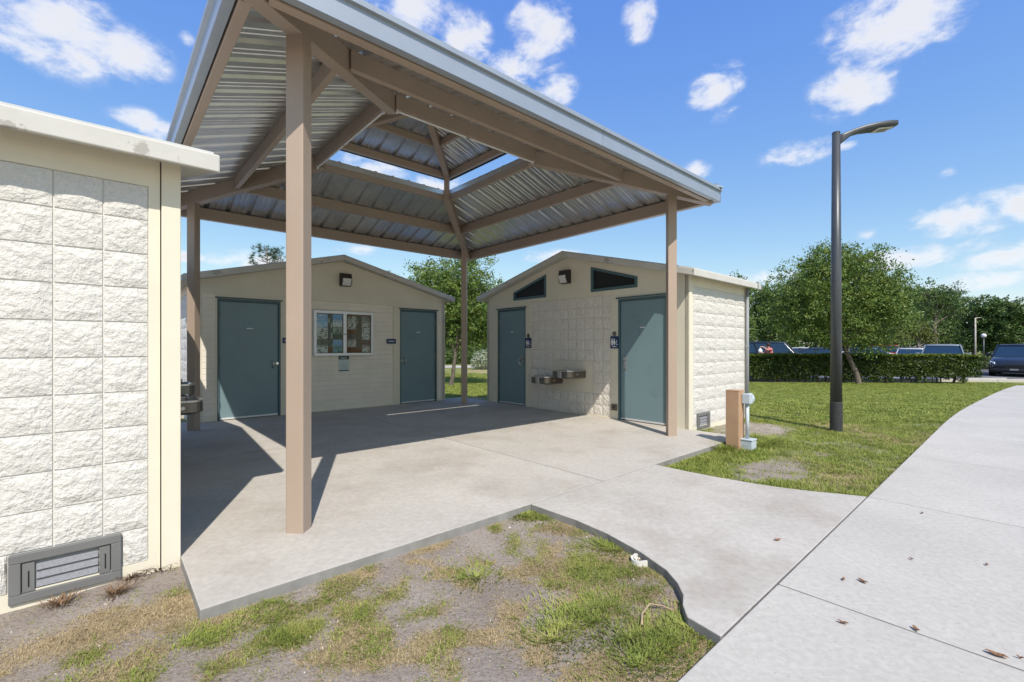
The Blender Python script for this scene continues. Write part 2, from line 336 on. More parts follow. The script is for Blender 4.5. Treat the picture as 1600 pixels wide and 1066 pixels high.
for nm, arr in (('grass', gm), ('dry', gd)):
    at = me.attributes.new(nm, 'FLOAT', 'POINT'); at.data.foreach_set('value', arr.ravel().astype(np.float32))
me.shade_smooth()
gmat = bpy.data.materials.new('ground'); gmat.use_nodes = True
def ground_nodes(nt):
    N, L = nt.nodes, nt.links; p = N['Principled BSDF']; p.inputs['Roughness'].default_value = .95; p.inputs['Specular IOR Level'].default_value = .15
    t = N.new('ShaderNodeTexCoord')
    def noise(s, d=6, r=.6):
        n = N.new('ShaderNodeTexNoise'); n.inputs['Scale'].default_value = s; n.inputs['Detail'].default_value = d; n.inputs['Roughness'].default_value = r; L.new(t.outputs['Object'], n.inputs['Vector']); return n.outputs[0]
    def rng_(x, a, b, c=0, d=1):
        n = N.new('ShaderNodeMapRange'); n.inputs[1].default_value = a; n.inputs[2].default_value = b; n.inputs[3].default_value = c; n.inputs[4].default_value = d; L.new(x, n.inputs[0]); return n.outputs[0]
    def mix(f, a, b, mode='MIX'):
        n = N.new('ShaderNodeMix'); n.data_type = 'RGBA'; n.blend_type = mode
        for s, i in ((f, 0), (a, 6), (b, 7)):
            if isinstance(s, (int, float)): n.inputs[i].default_value = s
            elif isinstance(s, tuple): n.inputs[i].default_value = (*s, 1)
            else: L.new(s, n.inputs[i])
        return n.outputs[2]
    ga = N.new('ShaderNodeAttribute'); ga.attribute_name = 'grass'; da = N.new('ShaderNodeAttribute'); da.attribute_name = 'dry'
    soil = mix(rng_(noise(2.2), .3, .7), (.295, .245, .205), (.43, .375, .325)); soil = mix(rng_(noise(60, 3), .52, .7), soil, (.22, .175, .135))
    soil = mix(rng_(noise(140, 2), .62, .72), soil, (.5, .47, .43))
    green = mix(rng_(noise(3.5), .3, .7), (.18, .215, .05), (.29, .30, .09)); green = mix(rng_(noise(45, 4), .4, .65), green, (.075, .11, .02))
    straw = mix(rng_(noise(30, 4), .35, .65), (.36, .27, .15), (.47, .37, .22))
    turf = mix(da.outputs['Fac'], green, straw)
    fac = N.new('ShaderNodeMath'); fac.operation = 'ADD'; L.new(ga.outputs['Fac'], fac.inputs[0]); L.new(rng_(noise(38, 5), .3, .7, -.3, .3), fac.inputs[1])
    c = mix(rng_(fac.outputs[0], .35, .65), soil, turf); L.new(c, p.inputs['Base Color'])
    b = N.new('ShaderNodeBump'); b.inputs['Strength'].default_value = .8; b.inputs['Distance'].default_value = .03; L.new(noise(40, 8, .75), b.inputs['Height']); L.new(b.outputs[0], p.inputs['Normal'])
ground_nodes(gmat.node_tree); me.materials.append(gmat); MATS['groundm'] = gmat
ground = link('ground', me); tag(ground, kind='structure', label='patchy lawn and sandy soil around the buildings')

# ------------------------------------------------------------------ paving: pad, path, sidewalk as separate slabs
def clip(poly, a, b, c):                       # keep a*u+b*v <= c
    out = []
    for i, p in enumerate(poly):
        q = poly[(i+1) % len(poly)]; dp, dq = a*p[0]+b*p[1]-c, a*q[0]+b*q[1]-c
        if dp <= 0: out.append(p)
        if (dp < 0 < dq) or (dq < 0 < dp): t = dp/(dp-dq); out.append((p[0]+(q[0]-p[0])*t, p[1]+(q[1]-p[1])*t))
    return out
def slab(poly, parent, material, thick=.16, zf=lambda p: 0.0, bev=.006):
    P = [uv(*p) for p in poly]
    mb = MB(); n = len(P); top = [(p.x, p.y, zf(p)) for p in P]; bot = [(p.x, p.y, zf(p)-thick) for p in P]
    mb.add(top+bot, [tuple(range(n)), tuple(range(n, 2*n))[::-1]]+[(i, i+n, (i+1) % n+n, (i+1) % n) for i in range(n)])
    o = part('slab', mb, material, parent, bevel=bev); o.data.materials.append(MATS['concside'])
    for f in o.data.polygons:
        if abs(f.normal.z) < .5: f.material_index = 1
    return o
def filler(pts, parent, w=.022, z=-.007, zf=None):
    mb = MB(); P = [uv(*p) for p in pts]
    for a, b in zip(P[:-1], P[1:]): mb.beam((a.x, a.y, (zf(a) if zf else 0)+z), (b.x, b.y, (zf(b) if zf else 0)+z), w, .03)
    return part('joint_filler', mb, 'joint', parent)
mat('joint', (.07, .062, .052), .95, var=.3, vscale=30)
J = .004
pad = thing('concrete_pad', None, None); tag(pad, kind='structure', label='concrete floor slab under the pavilion')
padpoly = [(-3.24, -3.28), (3.24, -3.28), (3.24, 3.6), (-3.24, 3.6)]
for su in (-1, 1):
    for v0, v1 in ((-3.28, .3), (.3, 3.6)):
        q = clip(padpoly, -su, 0, -J); q = clip(q, 0, -1, -(v0+(J if v0 > -3 else .006))); q = clip(q, 0, 1, v1-J); slab(q, pad, 'conc')
filler([(0, -3.26), (0, 3.3)], pad); filler([(-3.2, .3), (3.2, .3)], pad); filler([(-.96, -3.281), (.925, -3.281)], pad)
path = thing('concrete_path', None, None); tag(path, kind='structure', label='flared concrete link path from pad to sidewalk')
left = [(-.97, -3.28), (-.955, -3.74), (-.985, -4.05), (-1.06, -4.36), (-1.15, -4.59), (-1.24, -4.71), (-1.33, -4.79), (-1.42, -4.835), (-1.50, -4.90), (-1.53, -5.076)]
right = [(.93, -3.28), (.93, -3.62), (.955, -3.95), (1.0, -4.25), (1.07, -4.52), (1.16, -4.74), (1.25, -4.90), (1.33, -5.076)]
slab([(p[0], p[1]) for p in left[::-1]]+right, path, 'conc')
walk = thing('sidewalk', None, None); tag(walk, kind='structure', label='pale concrete sidewalk running to the car park')
filler([(-1.5, -5.0775), (1.32, -5.0795)], walk, w=.016)
def wv(u): return -5.083-.32*float(ss(7, 19, u))-.55*max(0, (u-15)/9)**2
def wz(p): return float(drop(p.y))
us = [-7.4, -5.2, -3.02, -.84, 1.33, 3.55, 5.75, 7.95, 10.15, 12.3, 14.5, 16.7, 18.9, 21.0, 22.8]
for a, b in zip(us[:-1], us[1:]):
    k = [a+J+(b-a-2*J)*i/4 for i in range(5)] if b > 6 else [a+J, b-J]
    filler([(a, wv(a)-1.8), (a, wv(a)-.01)], walk, zf=wz)
    slab([(q, wv(q)-1.83) for q in k]+[(q, wv(q)) for q in k[::-1]], walk, 'conc2', zf=wz)

# ------------------------------------------------------------------ pavilion
pv = thing('open_pavilion', 'open tan steel pavilion with two-tier galvanised hip roof on four posts', 'pavilion', uv(0, 0, 0), ANG)
S = 2.565; SL = .35
zD = lambda t: 3.53+SL*(3.05-t)
zU = lambda t: 4.53+SL*(1.28-t)
corners = [(-1, -1), (1, -1), (1, 1), (-1, 1)]
pm = MB(); h = .0625
pm.prism([(-h, -h), (h, -h), (h, h), (-h, h)], lambda x, y: (x, y, -.02), lambda x, y: (x, y, 3.50)); pme = pm.mesh('post')
for cx_, cy_ in corners:
    o = link('post', pme, 'tan', pv, (cx_*S, cy_*S, 0), bevel=.008); o.rotation_euler = (0, 0, R(45))
def hips(zf, t0, t1, w, hgt, nm):
    for a, b in corners:
        part(nm, MB().beam((a*t0, b*t0, zf(t0)-.012), (a*t1, b*t1, zf(t1)-.012), w, hgt), 'tan', pv, bevel=.006)
hips(zD, 3.0, 1.13, .12, .20, 'hip_beam'); hips(zU, 1.24, .03, .10, .13, 'upper_hip_beam')
def purlins(zf, t, w, hgt, nm, gap=.085):
    L = t-gap
    for k in range(4):
        a = k*math.pi/2; c, s = round(math.cos(a)), round(math.sin(a))
        f = lambda x, y, z: (x*c-y*s, x*s+y*c, z)
        part(nm, MB().beam(f(-L, -t, zf(t)-.006), f(L, -t, zf(t)-.006), w, hgt), 'tan', pv, bevel=.004)
purlins(zD, 2.955, .07, .185, 'eave_purlin', .1); purlins(zD, 2.09, .06, .165, 'purlin'); purlins(zD, 1.2, .06, .165, 'ring_beam')
purlins(zU, 1.21, .06, .12, 'upper_eave_purlin', .07); purlins(zU, .62, .05, .11, 'upper_purlin', .07)
for a, b in corners:
    m = MB(); q = .045; m.box((-q, -q, zD(1.13)-.2), (q, q, zU(1.16)-.1)); o = part('cupola_post', m, 'tan', pv, bevel=.004, loc=(a*1.15, b*1.15, 0)); o.rotation_euler = (0, 0, R(45))
PROF = [(0, 0), (.03, 0), (.05, .038), (.085, .038), (.105, 0), (.165, 0), (.172, .006), (.182, .006), (.189, 0), (.235, 0), (.242, .006), (.252, .006), (.259, 0), (.3047, 0)]
def deck(zf, T, tin, nm):
    pan = .914; n = math.ceil(2*T/pan-1e-6); off = -n*pan/2
    for k in range(4):
        a = k*math.pi/2; c, s = round(math.cos(a)), round(math.sin(a))
        for i in range(n):
            x0 = off+i*pan; xs = []
            for r_ in range(3): xs += [(x0+r_*.3047+px, pz) for px, pz in PROF]
            xs = [q for q in xs if -T < q[0] < T]
            if i == 0: xs = [(-T+.001, xs[0][1])]+xs
            if i == n-1: xs = xs+[(T-.001, xs[-1][1])]
            for br in (-tin, tin):
                for j in range(len(xs)-1):
                    if xs[j][0] < br < xs[j+1][0]:
                        t_ = (br-xs[j][0])/(xs[j+1][0]-xs[j][0]); xs.insert(j+1, (br, xs[j][1]+(xs[j+1][1]-xs[j][1])*t_)); break
            mb = MB(); V = []
            for x, pz in xs:
                te = max(tin, abs(x)); V += [(x, -T, zf(T)+pz), (x, -te, zf(te)+pz)]
            V = [(x*c-y*s, x*s+y*c, z) for x, y, z in V]
            m = bpy.data.meshes.new(nm); m.from_pydata(V, [], [(2*j, 2*j+2, 2*j+3, 2*j+1) for j in range(len(xs)-1)])
            o = link(nm, m, 'galv', pv); sm = o.modifiers.new('sheet', 'SOLIDIFY'); sm.thickness = .0016; sm.offset = 1
deck(zD, 3.05, 1.2, 'roof_panel'); deck(zU, 1.28, .02, 'upper_roof_panel')
def trim(T, z0, z1, nm, mt, split=True, lip=.03, outer=.012):
    for k in range(4):
        a = k*math.pi/2; c, s = round(math.cos(a)), round(math.sin(a))
        cuts = [-T-outer, (.28 if k == 0 else -.1), T+outer] if split else [-T-outer, T+outer]
        for x0, x1 in zip(cuts[:-1], cuts[1:]):
            e0 = .002 if x0 > -T else 0; e1 = .002 if x1 < T else 0
            mb = MB()
            prof = [(-T, z0), (-T-outer, z0), (-T-outer, z1-.03), (-T-outer-.026, z1-.028), (-T-outer-.026, z1+.012), (-T+.09, z1+.012+SL*.09+.028), (-T+.09, z1+.006+SL*.09+.028), (-T, z1-.004)]
            rings = [[(x, y, z) for y, z in prof] for x in (x0+e0, x1-e1)]
            rings = [[(x*c-y*s, x*s+y*c, z) for x, y, z in r_] for r_ in rings]
            part(nm, MB().loft(rings), mt, pv)
trim(3.05, 3.388, zD(3.05)+.035, 'fascia_trim', 'trimmetal'); trim(1.285, 4.43, zU(1.28)+.03, 'upper_fascia_trim', 'darktrim', split=False)
def lip(T, z, w, nm, mt):
    for k in range(4):
        a = k*math.pi/2; c, s = round(math.cos(a)), round(math.sin(a)); f = lambda x, y, z: (x*c-y*s, x*s+y*c, z)
        mb = MB(); mb.add([f(-T, -T, z), f(T, -T, z), f(T-w, -T+w, z), f(-T+w, -T+w, z), f(-T, -T, z+.003), f(T, -T, z+.003), f(T-w, -T+w, z+.003), f(-T+w, -T+w, z+.003)],
               [(0,3,2,1),(4,5,6,7),(0,1,5,4),(1,2,6,5),(2,3,7,6),(3,0,4,7)]); part(nm, mb, mt, pv)
lip(3.058, 3.384, .055, 'drip_flange', 'trimmetal')
for k in range(4):                                            # metal flashing upstand round the opening
    a = k*math.pi/2; c, s = round(math.cos(a)), round(math.sin(a)); f = lambda x, y, z: (x*c-y*s, x*s+y*c, z)
    part('opening_flashing', MB().beam(f(-1.165, -1.165, zD(1.2)+.012), f(1.165, -1.165, zD(1.2)+.012), .004, .085), 'galv', pv)
for a, b in corners:
    part('hip_cap', MB().beam((a*3.06, b*3.06, zD(3.06)+.05), (a*1.2, b*1.2, zD(1.2)+.05), .2, .012), 'trimmetal', pv)
    part('upper_hip_cap', MB().beam((a*1.29, b*1.29, zU(1.29)+.05), (0, 0, zU(0)+.05), .16, .012), 'trimmetal', pv)
for k in (0, 3):                                              # white light strips under the ring
    a = k*math.pi/2; c, s = round(math.cos(a)), round(math.sin(a)); f = lambda x, y, z: (x*c-y*s, x*s+y*c, z); z = zD(1.2)-.006-.165
    for x0, x1 in ((-1.07, -.12), (-.05, 1.06)):
        part('light_strip', MB().tube([f(x0, -1.2, z-.014), f(x1, -1.2, z-.014)], .012, 8), 'white', pv)
    for x0 in (-1.09, 1.08): part('strip_bracket', MB().box(f(x0-.012, -1.215, z-.035), f(x0+.012, -1.185, z+.0)), 'white', pv)

# ------------------------------------------------------------------ block buildings
HW, DEP, APX, SLP = 2.5, 2.32, 3.04, .25
ztop = lambda w: APX-SLP*abs(w)
blockmeshes = {}
def blockmesh(bw, bh, var, rough=.007, depth=.035):
    key = (round(bw, 3), round(bh, 3), var, depth)
    if key in blockmeshes: return blockmeshes[key]
    r2 = random.Random(hash(key) % 9999); n = 5; mb = MB(); g = []
    for j in range(n):
        for i in range(n):
            x = -bw/2+bw*i/(n-1); z = -bh/2+bh*j/(n-1); ed = i in (0, n-1) or j in (0, n-1)
            g.append((0.0 if ed else -.005-r2.random()*rough, x+(0 if ed else r2.uniform(-.006, .006)), z))
    fs = [(j*n+i, j*n+i+1, (j+1)*n+i+1, (j+1)*n+i) for j in range(n-1) for i in range(n-1)]
    b = [(depth, -bw/2, -bh/2), (depth, bw/2, -bh/2), (depth, bw/2, bh/2), (depth, -bw/2, bh/2)]; k = n*n
    mb.add(g+b, fs+[tuple(range(0, n))+(k+1, k), tuple(range(n*(n-1), n*n))[::-1]+(k+3, k+2), tuple(range(0, n*n, n))[::-1]+(k, k+3), tuple(range(n-1, n*n, n))+(k+2, k+1)])
    m = mb.mesh('block'); m.materials.append(MATS['block' if depth > .03 else 'blockfine']); blockmeshes[key] = m; return m
def facade(cols, holes, d0, d1, topf, zbot):
    """wall sheet with openings. cols: w breakpoints; holes: (w0,w1,zlo(w),zhi(w)); returns MB in (d,w,z)"""
    mb = MB(); ws = sorted(set(cols))
    for a, b in zip(ws[:-1], ws[1:]):
        mid = (a+b)/2; hs = sorted([h_ for h_ in holes if h_[0] <= mid <= h_[1]], key=lambda h_: h_[2](mid)); lo = lambda w: zbot
        for h_ in hs+[None]:
            hi = topf if h_ is None else h_[2]
            if hi(mid)-lo(mid) > .003:
                mb.add([(d0, a, lo(a)), (d0, b, lo(b)), (d0, b, hi(b)), (d0, a, hi(a))], [(0, 1, 2, 3)])
            if h_: lo = h_[3]
    for w0, w1, zl, zh in holes:
        q = [(w0, zl(w0)), (w1, zl(w1)), (w1, zh(w1)), (w0, zh(w0))]
        for i in range(4):
            (wa, za), (wb, zb) = q[i], q[(i+1) % 4]; mb.add([(d0, wa, za), (d0, wb, zb), (d1, wb, zb), (d1, wa, za)], [(0, 1, 2, 3)])
    return mb
K = lambda z: (lambda w: z)
def xf(mb, ws, swap=None):
    mb.v = [(d, ws*w, z) for d, w, z in mb.v] if swap is None else [(w, swap*d, z) if False else (0, 0, 0) for d, w, z in mb.v]; return mb
def building(label, origin, rz, ws, kind, sidew, vgap=.008):
    B = thing('block_building', label, 'building', origin, rz)
    P = lambda name, mb, mt, par=None, bevel=0, smooth=False: part(name, xf(mb, ws), mt, par or B, bevel, smooth)
    zb = -.12
    doors = [(1.19, 2.14), (-2.14, -1.19)] if kind == 'r' else [(1.32, 2.29), (-2.165, -1.148)]
    DH = 2.135
    holes = [(a, b, K(-.02), K(DH)) for a, b in doors]
    cols = [-HW, HW, 0]+[q for d in doors for q in d]
    if kind == 'r':
        win = [(.57, 1.575, K(2.31), lambda w: 2.785-.29*(w-.57)), (-1.59, -.59, K(2.31), lambda w: 2.785-.29*(-.59-w))]
        holes += win+[(-1.045, 1.045, K(.02), K(2.235))]; cols += [.57, 1.575, -1.59, -.59, -1.045, 1.045]
    else:
        holes += [(-.98, 1.16, K(.02), K(2.2))]; cols += [-.98, 1.16]
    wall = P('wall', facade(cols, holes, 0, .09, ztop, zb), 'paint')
    # body behind the facade: side walls and rear
    side = MB()
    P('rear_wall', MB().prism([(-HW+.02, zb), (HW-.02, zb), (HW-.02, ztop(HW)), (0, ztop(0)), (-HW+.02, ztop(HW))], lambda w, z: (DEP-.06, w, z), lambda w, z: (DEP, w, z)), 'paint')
    blocks_by = []
    P0, P1, PZ0, PZ1 = .155, DEP-.155, .02, 2.253
    for sg in (-1, 1):
        mb = MB(); w0 = sg*HW; w1 = sg*(HW-.05)
        # frame strip around the recessed block panel: pilasters at both ends, border, frieze
        hole = (P0, P1, PZ0, PZ1); q = []
        def pl(d0, d1, z0, z1): mb.add([(d0, w0, z0), (d1, w0, z0), (d1, w0, z1), (d0, w0, z1)], [(0, 1, 2, 3)])
        zt = ztop(HW)+.02
        pl(.1, P0, zb, zt); pl(P1, DEP-.1, zb, zt); pl(P0, P1, zb, PZ0); pl(P0, P1, PZ1, zt)
        for (da, za), (db, zb_) in zip([(P0, PZ0), (P1, PZ0), (P1, PZ1), (P0, PZ1)], [(P1, PZ0), (P1, PZ1), (P0, PZ1), (P0, PZ0)]):
            mb.add([(da, w0, za), (db, w0, zb_), (db, w1, zb_), (da, w1, za)], [(0, 1, 2, 3)])
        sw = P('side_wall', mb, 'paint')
        for d0 in (0, DEP-.1):
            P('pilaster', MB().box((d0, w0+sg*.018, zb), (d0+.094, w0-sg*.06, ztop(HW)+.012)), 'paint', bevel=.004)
        P('panel_backing', MB().box((P0-.03, w0-sg*.0095, zb), (P1+.03, w0-sg*.06, PZ1+.02)), 'mortar')
        # split-face blocks
        bw = sidew; n = round((P1-P0)/bw); bw = (P1-P0)/n; bh = (PZ1-PZ0)/11
        for j in range(11):
            for i in range(n):
                d0, d1 = P0+i*bw, P0+(i+1)*bw
                spans = [(d0, d1)]
                if j == 0 and sg == -1:                       # vent opening
                    spans = [s_ for s_ in ((d0, min(d1, .275)), (max(d0, .723), d1)) if s_[1]-s_[0] > .03]
                for a, b in spans:
                    full = abs(b-a-bw) < 1e-4; m = blockmesh(b-a-vgap, bh-.008, random.randint(0, 3) if full else 9)
                    o = link('block', m, None, sw); o.location = ((a+b)/2, ws*(w0-sg*.004), PZ0+(j+.5)*bh)
                    o.rotation_euler = (0, 0, R(90)*ws*(1 if sg < 0 else -1))
        if sg == -1:
            v = P('vent', MB(), 'pcast') if False else None
            fr = MB(); a, b, c, d = .278, .72, -.035, .218; y0, y1 = w0-.016, w0+.02; t = .045
            fr.box((a, y0, c), (b, y1, c+t)); fr.box((a, y0, d-t), (b, y1, d)); fr.box((a, y0, c+t), (a+t, y1, d-t)); fr.box((b-t, y0, c+t), (b, y1, d-t))
            V = P('vent', fr, 'pcast', bevel=.004)
            P('vent_backing', MB().box((a+.03, w0+.012, c+.03), (b-.03, w0+.02, d-.03)), 'black', V)
            P('vent_screen', MB().box((a+.1, w0+.004, c+.055), (b-.1, w0+.008, d-.055)), 'grey', V)
            for x in (a+t+.004, b-t-.05): P('vent_end', MB().box((x, w0-.008, c+t+.004), (x+.046, w0+.011, d-t-.004)), 'pcast', V, bevel=.002)
            for x in (a+t+.022, b-t-.03): P('vent_slot', MB().box((x, w0-.010, c+t+.03), (x+.005, w0-.0082, d-t-.05)), 'black', V)
            for k in range(3):
                z = c+.062+k*.045; lm = MB(); lm.add([(a+.1, w0-.006, z), (b-.1, w0-.006, z), (b-.1, w0+.006, z+.036), (a+.1, w0+.006, z+.036), (a+.1, w0-.003, z-.003), (b-.1, w0-.003, z-.003), (b-.1, w0+.009, z+.033), (a+.1, w0+.009, z+.033)], [(0,1,2,3),(7,6,5,4),(0,4,5,1),(1,5,6,2),(2,6,7,3),(3,7,4,0)])
                P('vent_louvre', lm, 'meshgrey', V)
    # roof
    OF, OS, TH = .18, .19, .105
    for sg in (-1, 1):
        W_ = HW+OS; q = [(0, APX), (sg*W_, APX-SLP*W_), (sg*W_, APX-SLP*W_+TH), (0, APX+TH)]
        rf = P('roof_slab', MB().prism(q, lambda w, z: (-OF, w, z), lambda w, z: (DEP+OF, w, z)), 'rooftrim', bevel=.008)
        q = [(0, APX+TH+.002), (sg*(W_-.03), APX-SLP*(W_-.03)+TH+.002), (sg*(W_-.03), APX-SLP*(W_-.03)+TH+.014), (0, APX+TH+.014)]
        P('roof_covering', MB().prism(q, lambda w, z: (-OF+.03, w, z), lambda w, z: (DEP+OF-.03, w, z)), 'rooftop', rf)
        P('roof_strap', MB().box((DEP-.06, sg*(W_+.004), APX-SLP*W_-.01), (DEP, sg*(W_-.02), APX-SLP*W_+TH+.03)), 'grey', rf)
    # doors
    for k, (a, b) in enumerate(doors):
        D = P('door', MB().box((.035, a+.04, .012), (.075, b-.04, DH-.045)), 'teal', bevel=.003)
        fr = MB(); fr.box((.008, a, -.02), (.088, a+.036, DH)); fr.box((.008, b-.036, -.02), (.088, b, DH)); fr.box((.008, a+.036, DH-.04), (.088, b-.036, DH)); P('door_frame', fr, 'tealframe', D, bevel=.003)
        P('door_sweep', MB().box((.026, a+.045, .014), (.034, b-.045, .042)), 'alu', D)
        P('threshold', MB().box((.02, a+.036, -.02), (.1, b-.036, .008)), 'dksteel', D)
        hin = (a, b)[k == (0 if kind == 'r' else 0)] if kind == 'r' else ((b, a)[k])
        if kind == 'r': hin = b if k == 0 else a               # hinges on the outer side
        else: hin = b if k == 0 else a
        hs = 1 if hin == b else -1
        for z in (.28, 1.05, 1.85): P('hinge', MB().tube([(.022, hin-hs*.038, z-.05), (.022, hin-hs*.038, z+.05)], .011, 8), 'dksteel', D)
        hx = (a if hs > 0 else b)+hs*.13
        if kind == 'r':
            P('escutcheon', MB().box((.027, hx-.03, .90), (.034, hx+.03, 1.10)), 'steel', D, bevel=.004)
            P('handle', MB().tube([(.03, hx, 1.04), (-.03, hx, 1.04), (-.035, hx+hs*.04, 1.03), (-.035, hx+hs*.07, .96), (-.02, hx+hs*.02, .90), (.03, hx, .91)], .011, 8), 'steel', D, smooth=True)
            P('lock', MB().tube([(.034, hx, 1.09), (.005, hx, 1.09)], .022, 12), 'steel', D)
        else:
            P('handle', MB().tube([(.034, hx, 1.03), (-.02, hx, 1.02), (-.028, hx, .97), (-.02, hx, .91), (.034, hx, .90)], .013, 8), 'steel', D, smooth=True)
            P('lock', MB().tube([(.034, hx-hs*.07, .98), (.0, hx-hs*.07, .98)], .026, 12), 'steel', D)
        P('door_plate', MB().box((.031, (a+b)/2-.05, 1.615), (.0345, (a+b)/2+.05, 1.63)), 'white', D)
        P('drip_cap', MB().box((-.022, a-.03, DH+.003), (-.002, b+.03, DH+.028)), 'tealframe', D)
    if kind == 'r':
        for sgn in (1, -1):                                   # trapezoid windows
            w0, w1 = (.57, 1.575) if sgn > 0 else (-.59, -1.59); L_ = abs(w1-w0)
            pt = lambda s_, z: (w0+sgn*s_, z)
            zt = lambda s_: 2.785-.29*s_
            outer = [pt(.002, 2.312), pt(L_-.002, 2.312), pt(L_-.002, zt(L_)-.002), pt(.002, zt(0)-.002)]
            i_ = .05; inner = [pt(i_, 2.312+i_), pt(L_-i_, 2.312+i_), pt(L_-i_, zt(L_-i_)-i_), pt(i_, zt(i_)-i_)]
            mb = MB(); n = 4
            for dd in (-.012, .05): mb.add([(dd, *p) for p in outer]+[(dd, *p) for p in inner], [(k, (k+1) % 4, 4+(k+1) % 4, 4+k) for k in range(4)])
            for ring in (outer, inner):
                for k in range(4): p, q = ring[k], ring[(k+1) % 4]; mb.add([(-.012, *p), (-.012, *q), (.05, *q), (.05, *p)], [(0, 1, 2, 3)])
            Wd = P('window', mb, 'tealframe', bevel=.003)
            P('screen', MB().prism(inner, lambda w, z: (.03, w, z), lambda w, z: (.036, w, z)), 'mesh', Wd)
        # facade block panel 10 x 11 with flat plate behind the fountain
        P('panel_backing', MB().box((.026, -1.06, .0), (.085, 1.06, 2.25)), 'mortar')
        bw, bh = 2.09/10, 2.215/11
        for j in range(11):
            for i in range(10):
                w0, w1 = -1.045+i*bw, -1.045+(i+1)*bw; z0 = .02+j*bh
                if 2 <= j <= 4 and 2 <= i <= 6: continue
                o = link('block', blockmesh(bw-.005, bh-.005, random.randint(10, 13), depth=.028, rough=.005), None, wall); o.location = (.016, ws*(w0+w1)/2, z0+bh/2)
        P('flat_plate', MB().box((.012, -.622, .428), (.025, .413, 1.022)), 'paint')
    else:
        # shallow painted brick panel
        P('brick_panel', MB().box((.03, -.98, .0), (.085, 1.16, 2.22)), 'brick')
        for a, b in ((-HW+.12, -2.2), (2.325, HW-.1)): P('brick_strip', MB().box((-.004, a, .02), (.01, b, 2.2)), 'brick')
    return B
mat('meshgrey', (.24, .24, .26), .6, var=.15, vscale=90, bump=.6, bscale=260, bdist=.004)
# painted brick: brick texture relief
bm_ = mat('brick', (.80, .735, .625), .8, var=.05, vscale=3); nt = bm_.node_tree
bt = nt.nodes.new('ShaderNodeTexBrick'); bt.inputs['Scale'].default_value = 1; bt.inputs['Mortar Size'].default_value = .006; bt.inputs['Brick Width'].default_value = .405; bt.inputs['Row Height'].default_value = .1015; bt.inputs['Mortar Smooth'].default_value = .6
tcn = nt.nodes.new('ShaderNodeTexCoord'); mp = nt.nodes.new('ShaderNodeMapping'); mp.inputs['Rotation'].default_value = (0, R(90), R(90)); 
sx = nt.nodes.new('ShaderNodeSeparateXYZ'); cx2 = nt.nodes.new('ShaderNodeCombineXYZ'); nt.links.new(tcn.outputs['Object'], sx.inputs[0]); nt.links.new(sx.outputs[1], cx2.inputs[0]); nt.links.new(sx.outputs[2], cx2.inputs[1])
nt.links.new(cx2.outputs[0], bt.inputs['Vector']); bb = nt.nodes.new('ShaderNodeBump'); bb.inputs['Strength'].default_value = .7; bb.inputs['Distance'].default_value = .008; bb.invert = True
nt.links.new(bt.outputs['Fac'], bb.inputs['Height']); nt.links.new(bb.outputs[0], nt.nodes['Principled BSDF'].inputs['Normal'])

UR, UL, VB = 3.2, -3.24, 3.33
bR = building('cream restroom block building with twin drinking basins on its front', uv(UR, 0), ANG, 1, 'r', .4, .0025)
bL = building('cream block building cut by the left picture edge, low grey vent', uv(UL, 0), ANG+math.pi, -1, 'r', .2)
bB = building('cream gabled building with glazed notice board between two teal doors', uv(0.03, VB), ANG+math.pi/2, -1, 'b', .4)

# helper frames on facades:  F(building, d, w, z) -> world
def onR(d, w, z): return uv(UR+d, w, z)
def onL(d, w, z): return uv(UL-d, w, z)
def onB(d, w, z): return uv(w+.03, VB+d, z)

# ------------------------------------------------------------------ wall lamps
def wall_lamp(base, rz, label):
    t = thing('wall_lamp', label, 'lamp', base, rz, 'wall lamps in the gables')      # local +x out of the wall
    part('housing', MB().add([(0,-.105,.0),(.10,-.105,.0),(.15,-.105,.10),(.13,-.105,.25),(0,-.105,.27),(0,.105,.0),(.10,.105,.0),(.15,.105,.10),(.13,.105,.25),(0,.105,.27)],
        [(0,1,2,3,4),(9,8,7,6,5),(0,5,6,1),(1,6,7,2),(2,7,8,3),(3,8,9,4),(4,9,5,0)]), 'bronze', t, bevel=.006)
    part('lens', MB().add([(.104,-.085,.006),(.158,-.085,.09),(.165,-.085,.15),(.10,-.085,.15),(.104,.085,.006),(.158,.085,.09),(.165,.085,.15),(.10,.085,.15)],
        [(0,1,2,3),(7,6,5,4),(0,4,5,1),(1,5,6,2),(2,6,7,3),(3,7,4,0)]), 'lens', t, bevel=.004)
wall_lamp(onR(-.002, .0, 2.53), ANG+math.pi, 'bronze wall lamp between the two trapezoid windows')
wall_lamp(onB(-.002, .06, 2.53), ANG-math.pi/2, 'bronze wall lamp in the gable above the notice board')
wall_lamp(onL(-.002, .0, 2.53), ANG, 'bronze wall lamp on the left building, mostly hidden behind its corner')

